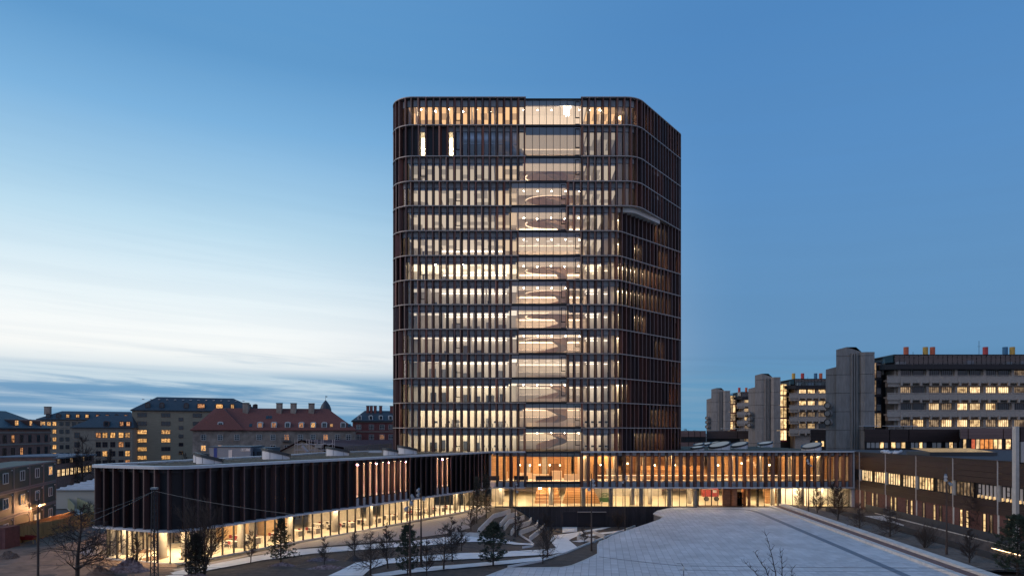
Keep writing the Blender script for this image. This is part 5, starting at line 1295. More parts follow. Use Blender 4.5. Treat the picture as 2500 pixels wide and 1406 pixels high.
b.box(x - 1.4, x + 1.4, y - .8, y - .74, 11.85, 11.95); build(b, 'railing', M_CHAR, bc)
# the others
house('corner_house', 'brown brick corner house with a hipped slate roof at the left edge', -40, 150, 122, 176, 14.7, 18.8, 12, M_BBR, M_SLATE, [(5.0, 1.7), (8.2, 1.8), (11.2, 1.8)], [.28, .40, .53, .66, .80, .93], 1.25, M_DARK, lambda r, c: S_ if (r + c) % 7 == 3 else P_, 5, 8, [(.47, H_, 1.5), (.69, H_, 1.2), (.86, H_, .9)], [(.35, 1.2), (.42, 1.2)], 2, 2, bands=(7.4, 10.6, 13.4), dz=.5)
house('long_house', 'long pale brick house with a row of roof dormers behind the corner house', 92, 262, 330, 276, 18.6, 21.9, 12, M_YBR2, M_SLATE, [(4.0 + 3.0 * k, 1.6) for k in range(5)], [.055, .11, .165, .235, .295, .36, .42, .48], 1.3, M_DARK, lambda r, c: H_ if c == 2 or (r == 4 and c < 2) else P_, 7, 2, [(.10, P_, 1.2), (.20, P_, 1.2), (.295, H_, 1.2), (.395, H_, 1.2), (.49, H_, 1.2), (.60, S_, 1.2), (.70, S_, 1.2), (.80, P_, 1.2), (.9, S_, 1.2)], [(.075, 2.2)], 2, 2, bands=(9.3, 15.2, 17.6), dz=.6)
house('slate_roofed_house', 'yellow brick house with a blue slate roof left of the tall apartment block', 176, 222, 323, 228, 15.2, 19.2, 12, M_YBR2, M_SLATE, [(2.6, 1.8), (5.6, 1.8), (8.6, 1.8), (11.7, 1.8)], [.08, .43, .54, .67, .81, .92], 1.5, M_BFR, lambda r, c: H_ if (r, c) in ((3, 2), (3, 3), (3, 4), (3, 5), (1, 2), (1, 5)) else (S_ if (r + 2 * c) % 5 == 0 else P_), 6.5, 1, [(.56, P_, 1.3), (.82, S_, 1.2), (.93, S_, 1.2)], [], 2, 2, bands=(4.9, 11.0, 14.4), dz=.4, dh=1.4)
house('red_brick_house', 'dark red brick house with white windows directly left of the tower', 862, 226, 985, 230, 17.4, 20.9, 12, M_DRB, M_SLATE, [(5.2, 1.7), (8.2, 1.7), (11.1, 1.7), (14.4, 1.7)], [.11, .36, .57, .75, .92], 1.6, M_WFR, lambda r, c: S_ if (r, c) in ((2, 2), (1, 1), (1, 2), (1, 4)) else P_, 4, 3, [(.13, P_, 1.0), (.35, P_, 1.0), (.55, P_, 1.0), (.74, P_, 1.0), (.92, P_, 1.0)], [(.30, .8), (.37, .8), (.45, .8), (.56, .8), (.8, 1.5)], 3, 3, bands=(13.6, 16.8), dz=.3)
cp = thing('cupola', 'dark pointed cupola with a weather vane behind the red tiled roof', 'cupola', (X_at(795, 240), 240, 19))
pr = [(2.05, 17), (2.05, 20.6), (1.9, 21.8), (1.45, 23), (.8, 24), (.12, 24.8)]; mb = MB()
for (r0, z0), (r1, z1) in zip(pr, pr[1:]): mb.tube((cp.location.x, 240, z0), (cp.location.x, 240, z1), r0, r1, 12, False)
build(mb, 'dome', M_SLATE, cp); mb = MB(); mb.tube((cp.location.x, 240, 24.7), (cp.location.x, 240, 26.4), .06); mb.box(cp.location.x, cp.location.x + .6, 239.97, 240.03, 25.9, 26.2); build(mb, 'vane', M_CHAR, cp)
# flat roofed school wing, low barn, sheds
sc_, W9, L9, _r = house('school_wing', 'low flat roofed brick wing with lit classroom windows behind the cabins', 138, 140, 229, 161, 8.5, 8.75, 14, M_BBR, mat('felt_roof', (.16, .17, .19), .8, 0, .15, .5), [(4.5, 1.5), (7.1, 1.1)], [.05 + .104 * k for k in range(9)], 1.7, M_DARK, lambda r, c: (M_LITB if c < 5 else M_LIT) if r == 0 else (M_LITD if c % 3 == 0 else P_), 1, 1, nx=2, nz=2)
mb = MB(); mb.prism([(-125, 118), W9(-.3, 0, 0)[:2], W9(-.3, 14, 0)[:2], (-130, 140)], 0, 8.6); build(mb, 'wall', M_BBR, sc_)
mb = MB(); mb.prism([(-126, 117.5), W9(-.3, -.4, 0)[:2], W9(-.3, 14, 0)[:2], (-131, 140)], 8.6, 8.8); build(mb, 'roof', mat('felt_roof', (0,) * 3), sc_)
barn = thing('gabled_barn', 'low yellow brick barn with a dark red roof behind the scaffold', 'building', (X_at(760, 150), 155, 0))
bxL, bxR = X_at(675, 142), X_at(728, 142); zb_, zp_ = Z_at(1105, 142), Z_at(1076, 142)
mb = MB(); mb.add([(bxL, 142, 0), (bxR + 6, 142, 0), (bxR + 6, 142, zb_), ((bxL + bxR) / 2 + 3, 142, zp_), (bxL, 142, zb_)], [(0, 1, 2, 3, 4)]); build(mb, 'gable_wall', M_YBR2, barn)
cxr = (bxL + bxR) / 2 + 3
mb = MB(); mb.add([(bxL - .8, 141.4, zb_ - .4), (cxr, 141.4, zp_ + .25), (cxr + 26, 172, zp_ - .2), (bxL + 22, 178, zb_ - .5)], [(0, 1, 2, 3)]); mb.add([(cxr, 141.4, zp_ + .26), (bxR + 22, 139, zb_ - .8), (bxR + 32, 165, zb_ - .5), (cxr + 26, 172, zp_ - .2)], [(0, 1, 2, 3)]); build(mb, 'roof', mat('barn_roof', (.085, .028, .028), .8, 0, .2, 2, stretch=(3, .3, 1)), barn)
cf = thing('corrugated_fence', 'pale corrugated fence running behind the curved wing towards the tower', 'fence', (X_at(845, 136), 136, 0)); A, B_ = (X_at(840, 136), 136), (X_at(958, 141), 141)
for k in range(26):
    f0, f1 = k / 26, (k + .8) / 26; b = MB(); b.beam((A[0] + (B_[0] - A[0]) * f0, A[1] + (B_[1] - A[1]) * f0), (A[0] + (B_[0] - A[0]) * f1, A[1] + (B_[1] - A[1]) * f1), .08, 7.6, Z_at(1089, 136) + f0 * .55); build(b, 'sheet', mat('grey_sheet', (.20, .18, .17), .7), cf)
b = MB(); b.beam(A, B_, .06, 0, 7.8, -.06); build(b, 'backing', M_GBR, cf)
sg = thing('site_office', 'blue grey site office cabin with a white door and sign behind the curved wing roof', 'cabin', (X_at(585, 112), 113, 0))
xa, xb, Ys = X_at(511, 112), X_at(612, 112), 112; zt_ = Z_at(1092, Ys)
mb = MB(); mb.box(xa, xb, Ys, Ys + 6, 5, zt_); build(mb, 'body', mat('cabin_blue_grey', (.20, .245, .29), .6, 0, .08, 1), sg)
mb = MB(); mb.box(xa - .1, xb + .1, Ys - .1, Ys + 6.1, zt_, zt_ + .2); build(mb, 'roof', mat('cabin_blue_roof', (.05, .085, .12), .5), sg)
mb = MB(); mb.box(X_at(522, Ys), X_at(530, Ys), Ys - .03, Ys - .005, 5, zt_ - .05); build(mb, 'blue_panel', mat('cabin_blue', (.01, .05, .25), .5), sg)
mb = MB(); mb.box(X_at(558, Ys), X_at(567, Ys), Ys - .04, Ys - .005, 6, Z_at(1098, Ys)); build(mb, 'door', M_WFR, sg)
mb = MB(); mb.box(X_at(588.5, Ys), X_at(611, Ys), Ys - .04, Ys - .005, Z_at(1100.5, Ys), Z_at(1094, Ys)); sgn = build(mb, 'sign', M_WFR, sg)
def text(s, size, loc, parent, m, rx=90, rz=0):
    cu = bpy.data.curves.new('lettering', 'FONT'); cu.body = s; cu.size = size; cu.extrude = .005; cu.materials.append(m)
    tmp = bpy.data.objects.new('tmp', cu); COL.objects.link(tmp); dg_ = bpy.context.evaluated_depsgraph_get(); me = bpy.data.meshes.new_from_object(tmp.evaluated_get(dg_)); bpy.data.objects.remove(tmp)
    o = bpy.data.objects.new('lettering', me); COL.objects.link(o); o.parent = parent; o.location = Vector(loc) - org(parent); o.rotation_euler = (R(rx), 0, rz); return o
text('I', .38, (X_at(589.5, Ys), Ys - .06, Z_at(1099.5, Ys)), sgn, M_CHAR); text('CP', .38, (X_at(593.5, Ys), Ys - .06, Z_at(1099.5, Ys)), sgn, M_CHAR)
for k in range(2):
    g = thing('site_office', ['dark blue site office cabin at the right end of the cabin row', 'dark blue site office cabin set behind the one with the sign'][k], 'cabin', (X_at(630 + 26 * k, 114), 116, 0)); x_ = X_at(613 + 22 * k, 114 + 2 * k)
    mb = MB(); mb.box(x_, x_ + 2.4, 113 + 2 * k, 119, 5, Z_at(1093 - k, 114)); build(mb, 'body', mat('cabin_dark_blue', (.05, .085, .12), .5), g)
    for q in range(2): window(g, (x_ + .6 + 1.1 * q, 113 + 2 * k - .02, 9.0), 0, .7, 1.5, M_DARK, P_, 1, 2)
# scaffold standing behind the wing
sf = thing('scaffold_tower', 'pale tube scaffold standing behind the roof of the curved wing', 'scaffold', (X_at(766, 121), 121, 0)); M_TUB = mat('scaffold_tube', (.50, .42, .40), .5, .4)
sx0, sx1 = X_at(720, 121), X_at(812, 121)
for px in (720, 749, 755, 769, 784, 812):
    for y in (121, 122.3): b = MB(); b.tube((X_at(px, 121), y, 0), (X_at(px, 121), y, Z_at(1072, 121)), .05); build(b, 'upright', M_TUB, sf)
for py in (1084, 1098):
    for y in (121, 122.3): b = MB(); b.tube((sx0, y, Z_at(py, 121)), (sx1, y, Z_at(py, 121)), .05); build(b, 'ledger', M_TUB, sf)
b = MB()
for k in range(10): x = sx0 + (sx1 - sx0) * k / 10; d_2 = (sx1 - sx0) / 10; z0, z1 = Z_at(1087, 121), Z_at(1084, 121); b.tube((x, 120.9, z0 if k % 2 else z1 + .2), (x + d_2, 120.9, z1 + .2 if k % 2 else z0), .035)
build(b, 'lattice_girder', M_TUB, sf)
b = MB(); b.tube((X_at(738, 121), 120.8, Z_at(1088, 121)), (X_at(752, 121), 120.8, Z_at(1104, 121)), .3, .3, 5); build(b, 'rubble_chute', M_TUB, sf)
b = MB(); b.box(X_at(768, 121), X_at(784, 121), 121.2, 122, Z_at(1093, 121), Z_at(1085, 121)); build(b, 'crate', M_BLIND, sf)
# ------------------------------------------------------------------ stacked green site cabins
M_OLV = mat('olive_cabin', (.055, .060, .042), .6, 0, .12, 1.2); M_CFR = mat('cabin_frame', (.20, .165, .165), .6); M_CHR = mat('warning_red', (.45, .03, .04), .6)
C0 = Vector((-69.8, 104.5)); D0 = Vector((.339, -.941)); N0 = Vector((.941, .339)); ca = atan2(D0.y, D0.x); CL, CH = 6.2, 3.13
rowsn = ['top', 'middle', 'bottom']; coln = ['rightmost', 'second from right', 'third from right', 'leftmost visible']
litC = {(0, 0): M_HLIT, (1, 2): M_HLIT}
for r_ in range(3):
    for c_ in range(4):
        base_ = C0 + D0 * (CL * c_); z = CH * (2 - r_) + .02
        st = 'with a lit window' if (r_, c_) in litC else ('with a lit doorway under a lamp' if (r_, c_) == (2, 1) else 'with a closed white shutter' if (r_, c_) == (2, 2) else 'with a dark window')
        t = thing('site_cabin', 'olive site cabin %s, %s in %s row' % (st, coln[c_], rowsn[r_]), 'cabin', (base_.x, base_.y, z), 'stacked olive site cabins')
        Wc = lambda u, v, zz_: (base_.x + D0.x * u + N0.x * v, base_.y + D0.y * u + N0.y * v, z + zz_)
        mb = MB(); mb.prism([Wc(.06, 0, 0)[:2], Wc(CL - .06, 0, 0)[:2], Wc(CL - .06, -5.5, 0)[:2], Wc(.06, -5.5, 0)[:2]], z, z + CH - .06); build(mb, 'body', M_OLV, t)
        fb = MB()
        for u in (.03, CL - .2): fb.beam(Wc(u, 0, 0), Wc(u + .17, 0, 0), .1, z, z + CH - .05, .0)
        for zz_ in (0, CH - .26): fb.beam(Wc(.2, 0, 0), Wc(CL - .2, 0, 0), .1, z + zz_, z + zz_ + .2, .0)
        build(fb, 'corner_frame', M_CFR, t)
        if c_:
            for k in range(3): mb = MB(); mb.beam(Wc(.04, 0, 0), Wc(.24, 0, 0), .02, z + .45 + .28 * k, z + .58 + .28 * k, -.0 + .06); build(mb, 'warning_stripe', M_CHR, t)
        m = litC.get((r_, c_), P_)
        if (r_, c_) == (2, 1):
            window(t, Wc(2.5, .05, .1), ca, 1.3, 2.2, M_WFR, M_LITB, 1, 1, .09, 'door'); window(t, Wc(4.0, .05, .3), ca, .9, 2.0, M_WFR, M_LITB, 1, 1, .09)
        elif (r_, c_) == (2, 2):
            mb = MB(); mb.beam(Wc(2.0, 0, 0), Wc(4.2, 0, 0), .08, z + .5, z + 2.4, .05); build(mb, 'shutter', M_RIM, t)
        else: window(t, Wc(3.0, .04, 1.05), ca, 1.75, 1.35, M_WFR, m, 2, 1, .1)
        mb = MB(); p = Wc(1.0, .1, 2.55); mb.cyl(p[0], p[1], .09, p[2], p[2] + .16, 8); build(mb, 'wall_lamp', M_RIM, t)
lampc = C0 + D0 * (CL * 1 + 3.2) + N0 * .55
fl = thing('flood_light', 'glowing wall light over the lit doorway of the green site cabins', 'lamp', (lampc.x, lampc.y, 3.5))
a_, b_2 = lampc - D0 * 1.4, lampc + D0 * 1.4
mb = MB(); mb.beam(a_, b_2, .28, 3.42, 3.58); build(mb, 'tube', lampmat((1, .56, .20), 4), fl)
mb = MB(); mb.beam(a_, b_2, .5, 3.6, 3.66, .1); build(mb, 'canopy', M_CFR, fl)
ld = bpy.data.lights.new('flood_light_beam', 'AREA'); ld.energy = 2800; ld.color = (1, .50, .22); ld.size = 2.6; ld.shape = 'RECTANGLE'; ld.size_y = .4
lo = bpy.data.objects.new('flood_light_beam', ld); COL.objects.link(lo); lo.parent = fl; lo.location = (N0.x * .45, N0.y * .45, -.05); lo.rotation_euler = Vector((.92, -.10, -.38)).to_track_quat('-Z', 'Y').to_euler()
# hoardings of upright boards
M_BRD = mat('hoarding_board', (.30, .20, .085), .8, 0, .2, 2, stretch=(3, 3, .4), island=.18)
def hoarding(label, a, b, h):
    t = thing('board_hoarding', label, 'fence', (a.x, a.y, 0), 'board hoardings round the site yard'); v = b - a; l = Vector((v.x, v.y)).length; n = max(1, round(l / 2.4))
    for k in range(n):
        mb = MB()
        for q in range(14):
            f0 = (k + q / 14) / n; f1 = (k + (q + .86) / 14) / n; mb.beam((a.x + v.x * f0, a.y + v.y * f0), (a.x + v.x * f1, a.y + v.y * f1), .05, .05, h + .02 * (q % 3), .0)
        build(mb, 'hoarding_panel', M_BRD, t, stuff=True)
        mb = MB()
        for z in (.4, h - .4): mb.beam((a.x + v.x * k / n, a.y + v.y * k / n), (a.x + v.x * (k + 1) / n, a.y + v.y * (k + 1) / n), .06, z, z + .12, -.06)
        build(mb, 'rail', M_BRD, t)
hoarding('near golden board hoarding across the dirt yard', G(26, 1332, 0), G(232, 1281, 0), 2.0)
hoarding('far golden board hoarding in front of the green cabins', Vector((-61.8, 82.6, 0)), Vector((-64.4, 100.4, 0)), 2.1)
# curved ramp with pale green slatted walls and the white shed roof
rp = thing('curved_ramp', 'pale green curved ramp walls glowing between the cabins and the curved wing', 'ramp', (*G(180, 1235, 0),))
def curve_wall(px, h, nm):
    pts = [G(x, y, 0) for x, y in px]; mb = MB()
    for a, b in zip(pts, pts[1:]):
        l = (b - a).length; n = max(2, int(l / .5))
        for k in range(n): p, q = a + (b - a) * (k / n), a + (b - a) * ((k + .8) / n); mb.beam(p, q, .06, 0, h)
    build(mb, nm, mat('pale_green_slats', (.22, .24, .15), .7, 0, .12, 2), rp, stuff=True)
curve_wall([(138, 1223), (150, 1228), (162, 1238), (174, 1250), (182, 1262)], 1.9, 'slat_wall')
curve_wall([(164, 1222), (168, 1228), (182, 1238), (202, 1249), (229, 1262)], 2.0, 'slat_wall')
curve_wall([(138, 1221), (164, 1217)], 2.2, 'slat_wall'); curve_wall([(170, 1218), (231, 1222)], 2.3, 'slat_wall')
mb = MB(); mb.add([tuple(G(x, y, 0.05)) for x, y in ((138, 1224), (162, 1219), (200, 1250), (216, 1258), (183, 1264), (165, 1243), (150, 1230))], [(6, 5, 4, 3, 2, 1, 0)]); build(mb, 'ramp_floor', M_KERB, rp)
mb = MB(); q = G(163, 1224, 0); mb.box(q.x - .1, q.x + 1.2, q.y - .1, q.y, 1.9, 2.0); build(mb, 'ramp_lamp', lampmat((.95, 1, .75), 22), rp)
sh = thing('ribbed_shed', 'low shed with a ribbed white roof behind the green ramp', 'shed', (X_at(185, 126), 130, 0))
xa, xb = X_at(132, 122), X_at(236, 122)
mb = MB(); mb.box(xa, xb, 122, 140, 0, 3.3); build(mb, 'wall', mat('shed_cream', (.42, .40, .34), .7), sh)
mb = MB(); mb.add([(xa, 121.6, 3.35), (xb, 121.6, 3.35), (xb + 3, 142, 4.4), (xa - 3, 142, 4.4)], [(0, 1, 2, 3)]); build(mb, 'roof', M_RIM, sh)
for k in range(9): b = MB(); f = k / 8; y = 121.6 + 20.4 * f; z = 3.35 + 1.05 * f; b.box(xa - 3 * f, xb + 3 * f, y, y + .25, z, z + .22); build(b, 'roof_rib', M_RIM, sh)
# parked container at the left edge, debris, mounds
gt = G(3, 1340, 0)
ct = thing('rusty_container', 'dark red shipping container cut by the left edge', 'container', (gt.x - 3, gt.y, 0)); mb = MB(); mb.box(gt.x - 6, gt.x + .45, gt.y, gt.y + 2.4, 0, 2.5); build(mb, 'body', mat('rust_red', (.13, .05, .05), .7, 0, .25, 2), ct)
for k in range(12): b = MB(); b.box(gt.x - 6 + .52 * k, gt.x - 5.75 + .52 * k, gt.y - .05, gt.y, .1, 2.4); build(b, 'corrugation', mat('rust_red', (0,) * 3), ct)
def mound(px, py, rx, ry, h, label, nm, m, cat, seed, group=None):
    c = G(px, py); mr = random.Random(seed); mb = MB(); n, k = 22, 9
    for i in range(k + 1):
        for j in range(n):
            f = i / k; a = 2 * pi * j / n; r_ = f * (1 + .18 * sin(3 * a + seed) + .1 * mr.uniform(-1, 1)); z = h * (1 - f ** 1.6) * (1 + mr.uniform(-.22, .22))
            mb.v.append((c.x + rx * r_ * cos(a), c.y + ry * r_ * sin(a), c.z + max(z, 0) - .1 * f - .05))
    mb.f = [(i * n + j, (i + 1) * n + j, (i + 1) * n + (j + 1) % n, i * n + (j + 1) % n) for i in range(k) for j in range(n)]
    return tag(build(mb, nm, m), label, cat, group)
M_TARP = mat('patterned_tarp', (.20, .15, .15), .8, 0, .6, 3.2, bump=.9, bscale=2.4, dark=(.12, .045, .045))
mound(318, 1392, 2.1, 1.2, 1.2, 'heap under a patterned tarpaulin beside the lattice mast', 'covered_heap', M_TARP, 'heap', 3)
mound(228, 1350, 1.6, 1.1, 1.2, 'pale gravel heap at the left end of the glass wing', 'gravel_heap', mat('gravel', (.33, .28, .27), .95, 0, .5, 6, bump=1, bscale=14), 'heap', 5)
mound(245, 1400, 1.4, .9, .7, 'small sand heap in the yard before the covered heap', 'sand_heap', M_DIRT, 'heap', 8)
mound(22, 1362, 1.3, .8, .8, 'rubble heap at the left edge of the yard', 'rubble_heap', mat('rubble', (.12, .085, .07), .95, 0, .5, 5, bump=1, bscale=10), 'heap', 11)
for i, (px, py, rx, l_) in enumerate(((782, 1366, 2.0, 'patterned tarpaulin lying under the bare trees, farther one'), (798, 1385, 2.4, 'patterned tarpaulin lying under the bare trees, nearer one'), (690, 1378, 1.6, 'patterned tarpaulin round the foot of the open evergreen'), (478, 1404, 1.5, 'patterned tarpaulin round the foot of the dense evergreen'))):
    mound(px, py, rx, .5, .32, l_, 'ground_tarpaulin', M_TARP, 'tarpaulin', 20 + i, 'patterned tarpaulins on the garden soil')
mound(865, 1366, .9, .5, .5, 'small dark heap under a bag beside the bare trees', 'dark_heap', M_CHAR, 'heap', 31)
for i, (px, py, l_) in enumerate(((72, 1325, 'red'), )):
    c = G(px, py, 0); wb = thing('wheelbarrow', 'red wheelbarrow parked by the near hoarding', 'wheelbarrow', (c.x, c.y, 0))
    mb = MB(); mb.add([(c.x - .8, c.y - .35, .45), (c.x + .6, c.y - .35, .45), (c.x + .6, c.y + .35, .45), (c.x - .8, c.y + .35, .45), (c.x - 1.1, c.y - .5, .95), (c.x + .8, c.y - .5, .85), (c.x + .8, c.y + .5, .85), (c.x - 1.1, c.y + .5, .95)], [(3, 2, 1, 0), (0, 1, 5, 4), (1, 2, 6, 5), (2, 3, 7, 6), (3, 0, 4, 7)]); build(mb, 'tray', M_RED, wb)
    for s_ in (-.3, .3): b = MB(); b.tube((c.x - 1.0, c.y + s_ * .3, .25), (c.x + 1.5, c.y + s_, .8), .05); b.tube((c.x + .6, c.y + s_, .55), (c.x + .7, c.y + s_, 0), .05); build(b, 'handle', M_BRD, wb)
    b = MB(); b.tube((c.x - 1.0, c.y - .08, .22), (c.x - 1.0, c.y + .08, .22), .22, n=12); build(b, 'wheel', M_CHAR, wb)
# ================================================================== MASTS, WIRES, TREES
M_POLE = mat('mast_brown', (.060, .042, .036), .5, .3); M_LMP = mat('lamp_body', (.22, .24, .27), .35, .5)
def mast(px, py, ptop, label, heads, Yset=None, zset=None):
    g = G(px, py) if Yset is None else Vector((X_at(px, Yset), Yset, zset))
    zt = Z_at(ptop, g.y); t = thing('flood_light_mast', label, 'lamp post', tuple(g), 'flood light masts round the plaza')
    mb = MB(); mb.tube((g.x, g.y, g.z - .1), (g.x, g.y, g.z + 2.2), .125, .115, 10); mb.tube((g.x, g.y, g.z + 2.2), (g.x, g.y, zt), .095, .06, 10); build(mb, 'pole', M_POLE, t)
    for k, (dx, dpy) in enumerate(heads):
        z = Z_at(dpy, g.y); sx_ = dx * g.y / F; b = MB()
        b.tube((g.x, g.y, z + .12), (g.x + sx_ * .8, g.y - .1, z + .12), .025, n=5); a = build(b, 'arm', M_POLE, t)
        b = MB(); b.tube((g.x + sx_ * .7, g.y - .1, z + .16), (g.x + sx_ * 1.35, g.y - .42, z - .10), .10, .19, 10); build(b, 'flood_head', M_LMP, t, smooth=True)
        b = MB(); b.tube((g.x + sx_ * 1.35, g.y - .42, z - .10), (g.x + sx_ * 1.38, g.y - .435, z - .112), .17, .17, 10); build(b, 'lens', M_WFR, t)
    return t
mast(1001, 1420, 1188, 'nearest flood light mast, left one of the pair before the curved wing', [(6, 1211), (4, 1227), (-7, 1240)])
mast(1028, 1376, 1177, 'taller looking flood light mast, right one of the pair before the curved wing', [(-5, 1195), (-5, 1206), (6, 1216)])
mast(1444, 1343, 1155, 'flood light mast on the soil strip at the corner of the plaza', [(3, 1172), (4, 1182), (-5, 1193)])
mast(1258, 1309, 1180, 'flood light mast among the terrace walls of the sunken garden', [(2, 1180), (-4, 1190), (4, 1199)], 101.5, terrain(.5, 101.5))
mast(1526, 1284, 1160, 'flood light mast in front of the dark base wall left of the entrance', [(2, 1162), (2, 1168), (-5, 1176)], 112, terrain(18.5, 112))
mast(1974, 1256, 1112, 'flood light mast in the planting bed right of the entrance', [(-4, 1123), (-2, 1129), (4, 1136)])
mast(2311, 1362, 1140, 'flood light mast on the planting bed before the brown institute wing', [(-6, 1161), (-6, 1169), (4, 1180)])
Yp = 50.0; xp = X_at(93, Yp)
lp = thing('lamp_post', 'plain dark lamp post cut by the lower edge in front of the dirt yard', 'lamp post', (xp, Yp, 0))
mb = MB(); mb.tube((xp, Yp, -.1), (xp, Yp, Z_at(1270, Yp)), .085, .075, 10); mb.tube((xp, Yp, Z_at(1270, Yp)), (xp, Yp, Z_at(1203, Yp)), .055, .05, 8); build(mb, 'pole', M_POLE, lp)
mb = MB(); mb.box(xp - .09, xp + .09, Yp - .09, Yp + .09, Z_at(1203, Yp), Z_at(1200, Yp)); build(mb, 'cap', M_LMP, lp)
# lattice mast with overhead wires
Yl = 45.0; xl_ = X_at(377, Yl); ztl = Z_at(1194, Yl)
lm = thing('lattice_mast', 'dark steel lattice mast carrying overhead wires before the curved wing', 'mast', (xl_, Yl, 0)); M_LAT = mat('lattice_steel', (.035, .037, .042), .5, .3)
for s_ in (-1, 1): b = MB(); b.tube((xl_ + s_ * .27, Yl + .1 * s_, -.1), (xl_ + s_ * .12, Yl + .1 * s_, ztl), .04, .034, 6); build(b, 'chord', M_LAT, lm)
b = MB(); b.tube((xl_, Yl, -.1), (xl_, Yl, ztl), .055, .045, 6); build(b, 'core', M_LAT, lm)
b = MB(); z = 0.2
while z < ztl - .4:
    f0, f1 = .27 - .15 * z / ztl, .27 - .15 * (z + .42) / ztl
    b.tube((xl_ - f0, Yl, z), (xl_ + f1, Yl, z + .42), .022, n=4); b.tube((xl_ + f0, Yl, z), (xl_ - f1, Yl, z + .42), .022, n=4); z += .42
build(b, 'lacing', M_LAT, lm)
b = MB(); b.box(xl_ - .2, xl_ + .2, Yl - .15, Yl + .15, ztl, ztl + .12); build(b, 'cap', M_LMP, lm)
M_WIRE = mat('wire_metal', (.09, .09, .10), .5, .5)
def wire(label, pts, r=.018, sag=0.0):
    mb = MB()
    for a, b in zip(pts, pts[1:]):
        a, b = Vector(a), Vector(b); n = 10; pr_ = a
        for k in range(1, n + 1):
            f = k / n; q = a + (b - a) * f; q.z -= sag * 4 * f * (1 - f); mb.tube(pr_, q, r, n=4, cap=False); pr_ = q
    return tag(build(mb, 'overhead_wire', M_WIRE), label, 'wire', 'overhead wires')
top = (xl_, Yl, ztl - .1)
wire('overhead wire running right and down from the lattice mast', [top, tuple(P(725, 1256, 32))], .013, .12)
wire('upper overhead wire running left from the lattice mast', [top, tuple(P(228, 1254, 32))], .010, .05)
wire('lower overhead wire running left from the lattice mast', [top, tuple(P(222, 1273, 30))], .010, .05)
wire('faint long wire above the dirt yard and the garden', [tuple(P(0, 1377, 30)), tuple(P(1100, 1388, 30))], .007, .05)
wire('faint long wire close to the lower edge at the left', [tuple(P(240, 1398, 30)), tuple(P(1000, 1404, 30))], .007, .05)
wire('wire crossing the plaza to the insulator post', [tuple(P(1462, 1358, 40)), tuple(P(1655, 1380, 40))], .011, .02)
wire('wire running right from the insulator post', [tuple(P(1655, 1380, 40)), tuple(P(2500, 1386, 40))], .012, .04)
wire('lower wire running right behind the insulator post', [tuple(P(1655, 1391, 40)), tuple(P(2500, 1394, 40))], .007, .03)
wire('wire crossing in front of the pine beside the garden', [tuple(P(1080, 1330, 40)), tuple(P(1400, 1352, 40))], .010, .02)
ip = P(1669, 1390, 40); it = thing('insulator_post', 'small post with white insulators carrying wires over the plaza', 'post', (ip.x, 40, 0))
b = MB(); b.tube((ip.x, 40, 0), (ip.x, 40, ip.z + .05), .03); build(b, 'pole', M_LMP, it)
b = MB()
for k in range(3): b.tube((ip.x, 40, ip.z - .02 + .07 * k), (ip.x, 40, ip.z + .03 + .07 * k), .06, .05, 10)
build(b, 'insulator', M_WFR, it)
b = MB(); b.tube((ip.x, 40, ip.z + .2), (ip.x - .12, 40, ip.z + .33), .015); b.tube((ip.x - .4, 40, ip.z + .36), (ip.x + .3, 40, ip.z + .34), .012); b.tube((ip.x - .22, 40, ip.z), (ip.x + .22, 40, ip.z), .012); build(b, 'bracket', M_DARK, it)
